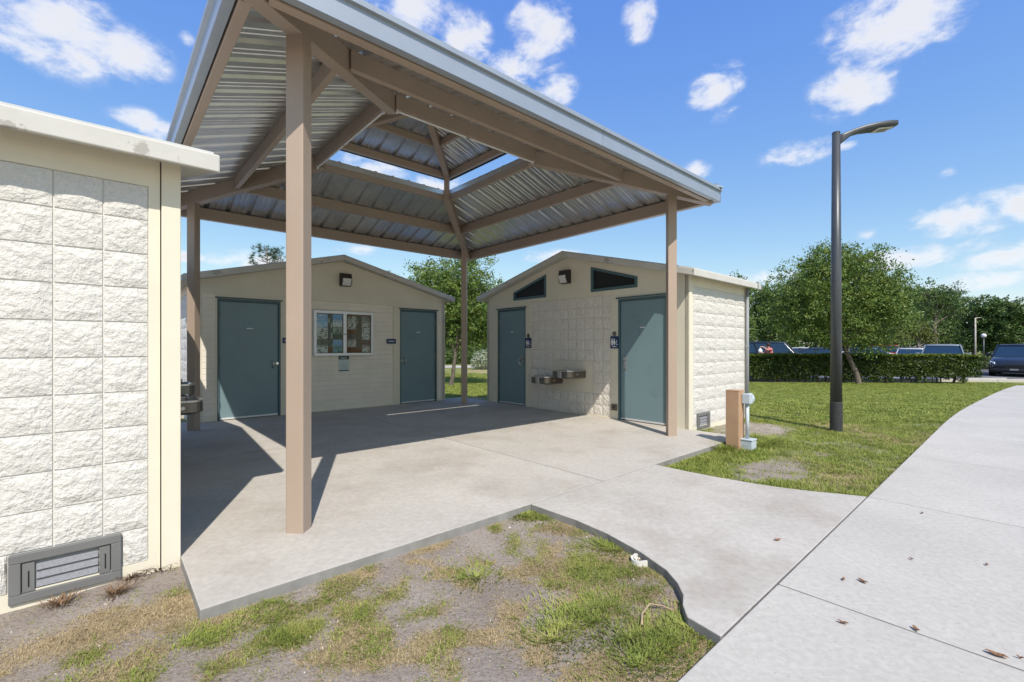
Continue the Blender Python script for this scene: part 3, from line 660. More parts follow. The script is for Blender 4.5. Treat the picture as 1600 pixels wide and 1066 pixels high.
# ------------------------------------------------------------------ drinking fountains (bi-level), local: x out of wall, y along wall
def fountain(base, rz, ys, label):
    t = thing('drinking_fountain', label, 'drinking fountain', base, rz, 'twin steel drinking fountains')
    for k, (yc, z, n) in enumerate(((ys[0], .56, 'basin'), (ys[1], .70, 'basin'))):
        hw = .25; dp = .47; pr = []
        for a in range(0, 91, 15): pr.append((dp-.14+.14*math.sin(R(a)), hw-.14+.14*math.cos(R(a))))
        prof = [(.0, hw)]+pr+[(x, -y) for x, y in pr[::-1]]+[(.0, -hw)]
        mb = MB(); mb.loft([[(x, y+yc, z-.0) for x, y in [(.9*x, .92*y) for x, y in prof]], [(x, y+yc, z+.02) for x, y in prof], [(x, y+yc, z+.13) for x, y in prof]])
        b = part('basin', mb, 'dksteel', t, bevel=.004)
        part('front_panel', MB().loft([[(dp+.003+(-.02 if abs(y) > .05 else 0), yc+y, zz) for y in (-.06, -.045, .045, .06)]+[(dp-.03, yc+.06, zz), (dp-.03, yc-.06, zz)] for zz in (z+.012, z+.135)]), 'steel', b)
        rim = [[(x, y+yc, z+.131) for x, y in prof], [(x, y+yc, z+.15) for x, y in prof], [(.03+.86*x, .88*y+yc, z+.15) for x, y in prof], [(.03+.8*x, .8*y+yc, z+.115) for x, y in prof]]
        part('rim', MB().loft(rim, cap=True), 'steel', b)
        part('bubbler', MB().tube([(dp-.12, yc+.1, z+.11), (dp-.12, yc+.1, z+.185), (dp-.15, yc+.08, z+.20)], [.02, .016, .012], 8), 'steel', b, smooth=True)
        for sy in (-1, 1): part('push_button', MB().tube([(dp-.2, yc+sy*(hw-.004), z+.075), (dp-.2, yc+sy*(hw+.022), z+.075)], .02, 10), 'steel', b)
fountain(onR(-.002, .0, 0)+Vector((0, 0, .0)), ANG+math.pi, (-.36, .22), 'twin steel drinking fountain on flat panel of right restroom front')
fountain(onL(-.002, .0, 0), ANG, (.26, .86), 'twin steel drinking fountain poking out behind the left block building')

# ------------------------------------------------------------------ notice board and signs on the back building
nb = thing('notice_board', 'white framed glazed notice board with two doors on the back wall', 'notice board', onB(0, .05, 1.56), ANG-math.pi/2)
# local: x out of wall, y along wall (y+ = to +w)
BW, BH = 1.225, .905
fr = MB(); o_ = .07
for y0, y1, z0, z1 in ((-BW/2, BW/2, -BH/2, -BH/2+.055), (-BW/2, BW/2, BH/2-.055, BH/2), (-BW/2, -BW/2+.05, -BH/2+.055, BH/2-.055), (BW/2-.05, BW/2, -BH/2+.055, BH/2-.055), (-.035, .035, -BH/2+.055, BH/2-.055)):
    fr.box((-.03, y0, z0), (o_, y1, z1))
part('frame', fr, 'alu', nb, bevel=.005)
part('cork_back', MB().box((-.028, -BW/2+.03, -BH/2+.03), (.028, BW/2-.03, BH/2-.03)), 'cork', nb)
for sy in (-1, 1): part('glass_door', MB().box((.052, min(sy*.035, sy*(BW/2-.05)), -BH/2+.055), (.056, max(sy*.035, sy*(BW/2-.05)), BH/2-.055)), 'glass', nb)
part('lock', MB().box((.07, -.028, -.02), (.078, .028, -.005)), 'dksteel', nb)
nbm = Matrix.Translation(onB(0, .05, 1.56)) @ Matrix.Rotation(ANG-math.pi/2, 4, 'Z')
blueT, paper, inkd = (.22, .42, .75), (.70, .71, .68), (.04, .05, .05)
posters = [  # y0,y1,z0,z1, top, bottom, ink, rows, dens, label
 (-.548, -.338, .12, .385, (.25, .45, .78), (.33, .55, .80), (.6, .7, .8), 5, .25, 'pale blue sky poster, top left in the notice board'),
 (-.548, -.338, -.115, .115, (.62, .66, .64), (.55, .58, .52), (.05, .06, .05), 6, .35, 'grey poster with black bird shapes left in the notice board'),
 (-.548, -.338, -.385, -.125, (.10, .16, .10), (.68, .70, .68), (.06, .07, .06), 6, .3, 'white sheet with green heading bottom left in the notice board'),
 (-.235, -.045, .13, .385, (.18, .40, .75), (.66, .70, .72), (.2, .3, .45), 7, .3, 'white and blue poster with blue heading in the notice board'),
 (-.235, -.045, -.115, .12, (.32, .40, .34), (.01, .085, .03), (.01, .04, .03), 6, .35, 'dark green landscape poster in the notice board'),
 (-.235, -.045, -.385, -.125, (.20, .40, .66), (.10, .24, .22), (.25, .45, .6), 5, .25, 'blue and green lakeside poster low in the notice board'),
 (.071, .247, .09, .36, (.58, .55, .50), (.68, .66, .62), (.06, .05, .04), 9, .4, 'white flyer with dark drawings at the top of right case'),
 (.071, .247, -.275, .0, (.10, .07, .06), (.60, .57, .55), (.2, .17, .15), 9, .35, 'brown photo flyer under the gap in right case'),
 (.372, .548, .14, .37, (.30, .27, .23), (.62, .60, .56), (.10, .09, .08), 8, .45, 'grey photo poster at the top right of the notice board'),
 (.372, .548, -.12, .13, (.60, .60, .58), (.66, .66, .64), (.10, .10, .10), 10, .4, 'printed text sheet at middle right of the notice board'),
 (.372, .548, -.385, -.13, (.16, .09, .07), (.62, .60, .57), (.2, .17, .15), 8, .4, 'sheet with brown heading at bottom right of the notice board'),
 (-.326, -.244, -.28, .385, (.05, .10, .09), (.05, .10, .08), (.55, .6, .5), 4, .3, 'narrow dark green upright banner in the left case'),
 (.256, .362, -.30, .385, (.08, .075, .03), (.09, .08, .03), (.35, .34, .2), 4, .2, 'narrow olive upright banner in the right case')]
for i, (y0, y1, z0, z1, tp, bt_, ink, rows, dn, lb) in enumerate(posters):
    printmat('print%d' % i, tp, bt_, ink, rows, dn)
    yc, zc = (y0+y1)/2, (z0+z1)/2
    o = part('poster', MB().box((-.001, -(y1-y0)/2, -(z1-z0)/2), (.001, (y1-y0)/2, (z1-z0)/2)), 'print%d' % i)
    o.matrix_world = nbm @ Matrix.Translation((.030, yc, zc)); tag(o, lb, 'poster', 'sheets inside the notice board')
def wsign(name, label, pos, rz, w, h_, mt, extra, group=None, cat='sign'):
    t = thing(name, label, cat, pos, rz, group); part('plate', MB().box((0, -w/2, -h_/2), (.006, w/2, h_/2)), mt, t, bevel=.002); extra(t); return t
def disc(mb, y, z, r, x0=.006, x1=.0085, n=14):
    return mb.prism([(y+r*math.cos(2*math.pi*k/n), z+r*math.sin(2*math.pi*k/n)) for k in range(n)], lambda a, b: (x0, a, b), lambda a, b: (x1, a, b))
def note_extra(t):
    part('heading', MB().box((.006, -.108, .085), (.009, .108, .158)), 'forest', t); part('foot', MB().box((.006, -.108, -.156), (.009, .108, -.135)), 'forest', t)
    m = MB(); m.box((.009, -.085, .122), (.0105, .085, .13)); m.box((.009, -.06, .102), (.0105, .06, .109)); part('heading_text', m, 'white', t)
    m = MB(); m.box((.006, -.06, -.05), (.008, .06, -.043)); m.box((.006, -.05, -.075), (.008, .05, -.07)); m.box((.006, -.07, -.1), (.008, .07, -.095)); part('text_line', m, 'grey', t)
wsign('notice', 'small pale notice with dark green heading hung below the notice board', onB(-.001+.03, .09-.03, .945), ANG-math.pi/2, .222, .318, 'palegreen', note_extra, cat='notice')
def dash(t):
    m = MB()
    for k in range(6): m.box((.006, -.07+k*.024, -.012), (.0078, -.07+k*.024+.016, .012))
    part('lettering', m, 'white', t)
wsign('room_sign', 'small blue sign with white lettering beside the right teal door', onB(-.001, 1.2-.03-.06, 1.41), ANG-math.pi/2, .22, .105, 'navy', dash, 'small blue room signs')
wsign('room_sign', 'small blue sign half hidden behind the near tan post', onB(-.001, -.95-.06, 1.41), ANG-math.pi/2, .22, .105, 'navy', dash, 'small blue room signs')
def picto(t):
    m = MB(); disc(m, -.045, .055, .013); m.prism([(-.068, .035), (-.022, .035), (-.03, -.01), (-.034, -.055), (-.056, -.055), (-.06, -.01)], lambda a, b: (.006, a, b), lambda a, b: (.0085, a, b)); part('man_symbol', m, 'white', t)
    m = MB(); disc(m, .0, .055, .013); m.prism([(-.012, .037), (.012, .037), (.026, -.02), (.01, -.02), (.008, -.055), (-.008, -.055), (-.01, -.02), (-.026, -.02)], lambda a, b: (.006, a, b), lambda a, b: (.0085, a, b)); part('woman_symbol', m, 'white', t)
    m = MB(); disc(m, .05, .03, .009)
    for k in range(10):
        a0, a1 = R(100+k*26), R(126+k*26); q = lambda a, r: (.056+r*math.cos(a), -.025+r*math.sin(a)); m.prism([q(a0, .024), q(a1, .024), q(a1, .016), q(a0, .016)], lambda a, b: (.006, a, b), lambda a, b: (.0085, a, b))
    m.box((.006, .046, -.012), (.0085, .054, .02)); part('wheelchair_symbol', m, 'white', t)
    m = MB()
    for k in range(6): m.box((.006, -.045+k*.016, -.085), (.0078, -.045+k*.016+.011, -.07))
    part('lettering', m, 'white', t)
    part('backing', MB().box((-.001, -.085, -.11), (.0, .085, .11)), 'navy', t)
    part('round_symbol', disc(MB(), -.0, .155, .042, 0, .006, 20), 'dksteel', t)
wsign('restroom_sign', 'blue restroom sign beside the far left teal door', onR(-.003, 1.10, 1.37), ANG+math.pi, .17, .22, 'navy', picto, 'blue restroom signs')
wsign('restroom_sign', 'blue restroom sign beside the sunlit teal restroom door', onR(-.003, -1.12, 1.37), ANG+math.pi, .17, .22, 'navy', picto, 'blue restroom signs')
ob = thing('outlet_box', 'small bronze outlet cover low beside the sunlit restroom door', 'outlet', onR(-.001, -1.12, .21), ANG+math.pi)
part('cover', MB().box((0, -.06, -.055), (.018, .06, .055)), 'dksteel', ob, bevel=.004); part('latch', MB().box((.018, -.012, -.01), (.026, .012, .01)), 'bronze', ob)
# conduit down the right building's side wall
cp = uv(UR+2.17, -2.545)
cd = thing('wall_conduit', 'grey conduit pipe running down the right building side wall', 'pipe', cp)
part('pipe', MB().tube([(0, 0, -.1), (0, 0, 2.38)], .028, 10), 'grey', cd, smooth=True)
for z in (.4, 1.3, 2.2): part('strap', MB().tube([(0, 0, z-.012), (0, 0, z+.012)], .033, 10), 'steel', cd)
hp = [uv(UR+2.17+a, -2.58-b) for a, b in ((0, .0), (.12, .1), (.3, .13), (.5, .22), (.8, .3), (1.1, .5))]
tag(part('hose', MB().tube([(p.x, p.y, float(gz(p.x, p.y))+.015) for p in hp], .016, 8), 'black', smooth=True), 'black hose trailing over bare soil from the wall conduit', 'hose')

# ------------------------------------------------------------------ electrical box on a short post
bp = uv(2.67, -3.42); bz = float(gz(bp.x, bp.y))
st = thing('short_post', 'short tan square post standing at the grass corner', 'post', (bp.x, bp.y, bz), ANG)
part('shaft', MB().box((-.085, -.085, -.05), (.085, .085, .765)), 'boxpost', st, bevel=.006); part('cap', MB().box((-.087, -.087, .765), (.087, .087, .775)), 'boxpost', st, bevel=.004)
eb = thing('electrical_box', 'grey weatherproof outlet box and conduit fixed to the short tan post', 'electrical box', (bp.x, bp.y, bz), ANG)
part('upper_box', MB().box((.0, -.19, .60), (.10, -.088, .73)), 'conduit', eb, bevel=.008)
part('bubble_cover', MB().loft([[(.10+d_, -.14+.055*k_*math.cos(a), .66+.075*k_*math.sin(a)) for a in [2*math.pi*i/14 for i in range(14)]] for d_, k_ in ((0, 1), (.05, 1), (.075, .85), (.085, .5))]), 'conduit', eb, smooth=True)
part('conduit_pipe', MB().tube([(.05, -.14, .60), (.05, -.14, .12)], .022, 12), 'conduit', eb, smooth=True)
part('lower_box', MB().box((-.03, -.225, -.04), (.13, -.075, .125)), 'conduit', eb, bevel=.006); part('lower_lid', MB().box((-.036, -.231, .126), (.136, -.069, .142)), 'conduit', eb, bevel=.004)

# ------------------------------------------------------------------ lamp post
lx, ly = 5.15, 7.25; lz = float(gz(lx, ly))
lp = thing('street_lamp', 'tall dark street lamp with single arm standing on the lawn', 'street lamp', (lx, ly, lz))
part('base_sleeve', MB().tube([(0, 0, -.1), (0, 0, .46), (0, 0, .475)], [.087, .086, .082], 20), 'polebase', lp, smooth=False)
part('pole', MB().tube([(0, 0, .47), (0, 0, 2.5), (0, 0, 4.74)], [.0815, .071, .056], 20), 'polepaint', lp, smooth=True)
part('pole_cap', MB().tube([(0, 0, 4.74), (0, 0, 4.755)], [.059, .05], 20), 'polepaint', lp)
def sect(x, z, w, h_, t=.45): return [(x, w/2*math.copysign(abs(math.cos(a))**t, math.cos(a)), z+h_/2*math.copysign(abs(math.sin(a))**t, math.sin(a))) for a in [2*math.pi*(i+.5)/16 for i in range(16)]]
arm = part('arm_head', MB().loft([sect(.03, 4.62, .07, .17), sect(.12, 4.675, .075, .13), sect(.24, 4.745, .12, .085), sect(.4, 4.795, .2, .085), sect(.58, 4.828, .26, .088), sect(.78, 4.853, .28, .092), sect(.88, 4.86, .26, .08), sect(.93, 4.862, .15, .045)]), 'polepaint', lp, smooth=True)
part('lamp_panel', MB().add([(.60, -.09, 4.782), (.84, -.09, 4.808), (.84, .09, 4.808), (.60, .09, 4.782), (.60, -.09, 4.772), (.84, -.09, 4.798), (.84, .09, 4.798), (.60, .09, 4.772)], [(0,1,2,3),(7,6,5,4),(0,4,5,1),(1,5,6,2),(2,6,7,3),(3,7,4,0)]), 'lens', arm, bevel=.004)
part('lamp_chip', MB().add([(.66, -.05, 4.7775), (.79, -.05, 4.7915), (.79, .05, 4.7915), (.66, .05, 4.7775), (.66, -.05, 4.7715), (.79, -.05, 4.7855), (.79, .05, 4.7855), (.66, .05, 4.7715)], [(0,1,2,3),(7,6,5,4),(0,4,5,1),(1,5,6,2),(2,6,7,3),(3,7,4,0)]), 'grey', arm)

# ------------------------------------------------------------------ grass blades (real geometry)
def onpaving(x, y):
    u = (x-CX)*UX+(y-CY)*UY; v = -(x-CX)*UY+(y-CY)*UX
    p = (abs(u) < 3.26) & (v > -3.30) & (v < 3.6)
    vv = np.array([q[1] for q in left[::-1]]); ul = np.interp(v, vv, np.array([q[0] for q in left[::-1]])); ur = np.interp(v, np.array([q[1] for q in right[::-1]]), np.array([q[0] for q in right[::-1]]))
    p |= (v <= -3.27) & (v > -5.1) & (u > ul-.01) & (u < ur+.01)
    wvv = -5.083-.32*ss(7, 19, u)-.55*np.maximum(0, (u-15)/9)**2
    p |= (v < wvv+.012) & (v > wvv-1.845)
    p |= (u > UR-.01) & (u < UR+DEP+.01) & (abs(v) < HW+.02); p |= (u < UL+.01) & (u > UL-DEP) & (abs(v) < HW+.02); p |= (v > VB) & (v < VB+DEP) & (abs(u) < HW+.05)
    return p
def blades(name, n, xr, yr, hr, wr, matn, dryband, lean=.6, keep=None, pw=1.0, label=None, tuft=5, spread=.025):
    x = rng.uniform(*xr, n); y = rng.uniform(*yr, n)
    ok = ~onpaving(x, y)
    if keep is not None: ok &= keep(x, y)
    m, d = grassmask(x, y); m = np.clip(m+(fbm(x*20, y*20, 77, 2)-.5)*.5, 0, 1)
    ok &= (rng.random(n) < m**pw) & (d+rng.normal(0, .18, n) > dryband[0]) & (d+rng.normal(0, .18, n) < dryband[1])
    x, y, m = x[ok], y[ok], m[ok]
    x = np.repeat(x, tuft)+rng.normal(0, spread, len(x)*tuft); y = np.repeat(y, tuft)+rng.normal(0, spread, len(y)*tuft); m = np.repeat(m, tuft)
    ok = ~onpaving(x, y); x, y, m = x[ok], y[ok], m[ok]; k = len(x)
    z = gz(x, y)-.004; a = rng.uniform(0, 2*np.pi, k); hh = rng.uniform(*hr, k)*(.5+.6*m); ww = rng.uniform(*wr, k); le = rng.uniform(.1, lean, k)*hh*1.4
    dx, dy = np.cos(a), np.sin(a); px, py = -dy, dx
    b0 = np.stack([x-px*ww/2, y-py*ww/2, z], 1); b1 = np.stack([x+px*ww/2, y+py*ww/2, z], 1)
    m0 = np.stack([x+dx*le*.35-px*ww*.4, y+dy*le*.35-py*ww*.4, z+hh*.6], 1); m1 = np.stack([x+dx*le*.35+px*ww*.4, y+dy*le*.35+py*ww*.4, z+hh*.6], 1)
    t = np.stack([x+dx*le, y+dy*le, z+hh*.92], 1)
    V = np.stack([b0, b1, m0, m1, t], 1).reshape(-1, 3); i = np.arange(k)*5
    F = np.concatenate([np.stack([i, i+1, i+3], 1), np.stack([i, i+3, i+2], 1), np.stack([i+2, i+3, i+4], 1)])
    o = link(name, fastmesh(name, V, F, 3), matn); tag(o, label, 'grass', kind='stuff'); return o
mat('bladegreen', (.27, .33, .06), .6, var=.35, vscale=2.5, trans=.35, var2=.3, v2scale=60, stain=(.46, .44, .13), sscale=5, sthr=(.48, .65), samt=.7)
mat('bladedry', (.46, .36, .21), .8, var=.25, vscale=3, trans=.25, var2=.3, v2scale=60)
blades('grass', 80000, (-3.2, 1.6), (1.2, 4.0), (.010, .030), (.0025, .0045), 'bladegreen', (-1, .55), lean=1.9, pw=1.2, label='green grass tufts in the sandy bed before the pad', tuft=6, spread=.02)
blades('dry_grass', 80000, (-3.4, 1.6), (1.2, 4.0), (.006, .020), (.002, .004), 'bladedry', (.22, 2), lean=1.9, pw=.8, label='dry straw grass in the sandy bed before the pad', tuft=6)
blades('thatch', 60000, (-3.4, 1.6), (1.2, 4.0), (.004, .010), (.002, .0045), 'bladedry', (-5, 9), lean=4.0, pw=0, label='flat bits of dead thatch strewn over the sandy bed', tuft=2, spread=.05)
blades('thatch', 26000, (-3.4, 1.6), (1.2, 4.0), (.003, .008), (.003, .007), 'weed', (-5, 9), lean=3.0, pw=0, label='dark crumbs of leaf litter strewn over the sandy bed', tuft=2, spread=.05)
lawn = lambda x, y: (x*UX*0+((x-CX)*UX+(y-CY)*UY) > .5) & (np.abs(x/y) < 1.25)
blades('grass', 42000, (1.2, 9.5), (3.6, 9.0), (.02, .05), (.004, .008), 'bladegreen', (-1, .7), lean=1.2, keep=lawn, label='green lawn grass beside the sidewalk', tuft=6, spread=.035)
blades('dry_grass', 22000, (1.2, 9.5), (3.6, 9.0), (.015, .035), (.004, .007), 'bladedry', (.3, 2), lean=1.7, keep=lawn, label='dry grass scattered in the lawn beside the sidewalk', tuft=5, spread=.035)
blades('grass', 70000, (4, 21), (8.0, 19.6), (.03, .055), (.01, .02), 'bladegreen', (-1, .8), lean=1.0, keep=lawn, label='far lawn grass in front of the hedge', tuft=5, spread=.08)
blades('grass', 16000, (-4, 1.5), (13.2, 26), (.03, .06), (.012, .022), 'bladegreen', (-1, .9), lean=1.0, keep=lambda x, y: (x/y > -.2) & (x/y < .02), label='sunlit lawn grass seen between the two buildings', tuft=5, spread=.08)
def tufts(name, spots, matn, label, hr=(.05, .1), n=90, rad=.07, w=.006):
    vs_, fs_ = [], []; c = 0
    for (x, y) in spots:
        for k in range(n):
            a = rng.uniform(0, 6.283); r_ = abs(rng.normal(0, rad)); px, py = x+math.cos(a)*r_, y+math.sin(a)*r_; hh = rng.uniform(*hr); b = a+rng.normal(0, .6); z = float(gz(px, py))-.004
            if z < -.12 and y < 6: continue
            le = hh*rng.uniform(.5, 2.0); s_ = (-math.sin(b)*w/2, math.cos(b)*w/2)
            vs_ += [(px-s_[0], py-s_[1], z), (px+s_[0], py+s_[1], z), (px+math.cos(b)*le*.4+s_[0], py+math.sin(b)*le*.4+s_[1], z+hh*.65), (px+math.cos(b)*le*.4-s_[0], py+math.sin(b)*le*.4-s_[1], z+hh*.65), (px+math.cos(b)*le, py+math.sin(b)*le, z+hh*.9)]
            fs_ += [(c, c+1, c+2), (c, c+2, c+3), (c+3, c+2, c+4)]; c += 5
    return tag(link(name, fastmesh(name, vs_, fs_, 3), matn), label, 'grass', kind='stuff')
G = lambda x, y: ((x-800)/713*713*1.36/(y-541.2), 713*1.36/(y-541.2))     # ground point under a picture position, used once to read off places
tufts('grass', [G(825, 803), G(815, 806), G(960, 860), G(945, 855), G(925, 975), G(900, 960), G(940, 950), G(880, 985), G(1050, 1000), G(1030, 1010), G(1070, 985), G(1010, 1030), G(985, 1000), G(860, 1000), G(1000, 1045), G(1090, 990), G(745, 900)],
      'bladegreen', 'taller green grass clumps in the bed near the path', hr=(.012, .036), n=420, rad=.13, w=.005)
tufts('grass', [uv(2.4+.14*k, -3.36-.02*(k % 2)).to_2d() for k in range(9)]+[uv(2.9+.12*k, -3.6).to_2d() for k in range(6)], 'bladegreen', 'lush green grass round the short tan post', hr=(.04, .10), n=140, rad=.09)
wd = [(85, 925), (95, 945), (205, 905), (250, 890), (180, 930), (240, 930), (265, 915), (225, 945), (150, 985)]
for i, (x, y) in enumerate(wd[:5]):
    gx, gy = G(x, y)
    o = tufts('dried_weed', [(gx, gy)], 'weed', None, hr=(.02, .06), n=130, rad=.035, w=.004); del o['kind']; o['category'] = 'weed'
    tag(o, ['brown dried weed clump under the left end of the grey vent', 'brown dried weed clump in front of the grey vent', 'brown dried weed clump by the right end of the vent', 'brown dried weed clump at the foot of the block wall corner', 'brown dried weed clump on grey sand before the vent'][i], 'weed', 'dried weeds at the left wall')
# pebbles and shell bits
V, F, c = [], [], 0
for k in range(420):
    x, y = rng.uniform(-3, 1.2), rng.uniform(1.3, 3.6)
    if onpaving(np.array([x]), np.array([y]))[0] or rng.random() < float(grassmask(x, y)[0])*.8: continue
    r_ = rng.uniform(.002, .006) if rng.random() < .96 else .010; z = float(gz(x, y)); q = rng.uniform(.7, 1.3, 6)*r_
    V += [(x+q[0], y, z), (x, y+q[1], z), (x-q[2], y, z), (x, y-q[3], z), (x, y, z+q[4]*.7), (x, y, z-q[5]*.5)]
    F += [(c, c+1, c+4), (c+1, c+2, c+4), (c+2, c+3, c+4), (c+3, c, c+4), (c+1, c, c+5), (c+2, c+1, c+5), (c+3, c+2, c+5), (c, c+3, c+5)]; c += 6
tag(link('pebbles', fastmesh('pebbles', V, F, 3), 'shell'), 'scattered pebbles and shell bits on sandy soil', 'pebbles', kind='stuff')

# ------------------------------------------------------------------ litter: leaves, pipe stub, twig
def G0(x, y): t = 713*1.3/(y-541.2); return ((x-800)/713*t, t)
LV = [(1215,845,.035,'brown dead leaf on the flared link path'),(1318,907,.022,'small brown leaf left of a larger one on the sidewalk'),(1348,910,.04,'curled brown leaf on the sidewalk near the joint'),(1317,975,.03,'flat brown leaf alone below the sidewalk joint'),
      (1431,985,.03,'brown leaf lying on the sidewalk joint'),(1557,1025,.05,'yellowish crumpled leaf beside the joint at lower right'),(1441,803,.022,'dark leaf high on the sidewalk, nearest the lawn'),(1424,875,.022,'tiny dark leaf in the middle of the sidewalk slab'),(1542,884,.02,'tiny dark leaf right of centre on the slab'),(1594,1030,.016,'tiny dark leaf at the right picture edge')]
for x, y, s, lb in LV:
    s *= .72
    gx, gy = G0(x, y); a = random.uniform(0, 3); mb = MB(); prof = []
    n = 10
    for k in range(n+1):
        t = k/n; w = s*.45*math.sin(math.pi*t)**.7*(1-.3*t); zc = .004+.010*abs(t-.5)*2*random.uniform(.6, 1.2)
        prof.append([(s*2*(t-.5), -w, zc+.006*w/s*2), (s*2*(t-.5), 0, zc), (s*2*(t-.5), w, zc+.008*w/s*2)])
    mb.add([p for r_ in prof for p in r_], [(3*k+j, 3*k+3+j, 3*k+4+j, 3*k+1+j) for k in range(n) for j in range(2)])
    o = part('dead_leaf', mb, 'deadleaf'); o.location = (gx, gy, 0); o.rotation_euler = (0, 0, a); sm = o.modifiers.new('t', 'SOLIDIFY'); sm.thickness = .0012
    tag(o, lb, 'leaf', 'dead leaves on the concrete')
px_, py_ = G(1000, 880); pz = float(gz(px_, py_))
pst = thing('pipe_stub', 'broken white plastic pipe stub in the grass by the path edge', 'pipe', (px_, py_, pz))
def ring(r0, r1, z0, z1, n=20, jag=0):
    j = [random.uniform(-jag, jag) for _ in range(n)]; c_ = lambda r_, z, k: (r_*math.cos(2*math.pi*k/n), r_*math.sin(2*math.pi*k/n), z)
    return MB().loft([[c_(r1, z0, k) for k in range(n)], [c_(r1, z1+j[k], k) for k in range(n)], [c_(r0, z1+j[k], k) for k in range(n)], [c_(r0, z0, k) for k in range(n)]], cap=False)
part('rim', ring(.046, .056, -.03, .034, jag=.007), 'pvc', pst); part('inner_ring', ring(.028, .034, -.02, .026, jag=.01), 'pvc', pst)
part('soil_plug', MB().tube([(0, 0, -.02), (0, 0, .010)], .045, 16), 'weed', pst)
tw = [G(1003, 985), G(1003, 968), G(1015, 958), G(1035, 955), G(1052, 962)]
tag(part('twig', MB().tube([(x, y, float(gz(x, y))+.02+.02*(i == 2)) for i, (x, y) in enumerate(tw)], [.006, .005, .005, .004, .003], 6), 'drystem', smooth=True), 'dry curved twig lying in the grass near the path', 'twig')

# ------------------------------------------------------------------ car park
def lot_edge(x): return 22.4-.1*x
lotp = [(6.2, lot_edge(6.2)), (46, lot_edge(46)), (60, 60), (3, 60)]
mb = MB(); mb.add([(x, y, -.262) for x, y in lotp]+[(x, y, -.36) for x, y in lotp], [(0, 1, 2, 3), (7, 6, 5, 4), (0, 4, 5, 1), (1, 5, 6, 2), (2, 6, 7, 3), (3, 7, 4, 0)])
tag(part('car_park', mb, 'asphalt'), 'grey asphalt car park beyond the hedge', kind='structure')
kb = thing('kerb', None, None); tag(kb, kind='structure', label='pale concrete kerb along the car park')
xk = np.arange(6.4, 42, 3.0)
for a, b in zip(xk[:-1], xk[1:]):
    part('kerb_stone', MB().beam((a+.004, lot_edge(a)-.09, -.15), (b-.004, lot_edge(b)-.09, -.15), .17, .25), 'conc2', kb, bevel=.015)
mb = MB()
for i in range(9):
    x = 8+i*2.75; mb.add([(x, lot_edge(x)+.1, -.258), (x+.1, lot_edge(x)+.1, -.258), (x+.1, lot_edge(x)+5, -.258), (x, lot_edge(x)+5, -.258)], [(0, 1, 2, 3)])
tag(part('parking_line', mb, 'white'), 'white painted bay lines on the asphalt', kind='structure')
for i, x in enumerate((24.6, 21.6)):
    t_ = part('wheel_stop', MB().prism([(-.9, 0), (.9, 0), (.9, .06), (.86, .12), (-.86, .12), (-.9, .06)], lambda a, b: (a, -.075, b), lambda a, b: (a, .075, b)), 'conc2', loc=(x, lot_edge(x)+.55, -.26), bevel=.01)
    tag(t_, ['concrete wheel stop in front of the dark car', 'concrete wheel stop in the empty bay beside the dark car'][i], 'wheel stop', 'wheel stops')
pp = MB(); pp.add([(-26, 33, -.262), (2.9, 33.4, -.262), (2.9, 36.6, -.262), (-26, 36.2, -.262)], [(0, 1, 2, 3)]); tag(part('far_path', pp, 'conc2'), 'pale path across the lawn behind the buildings', kind='structure')

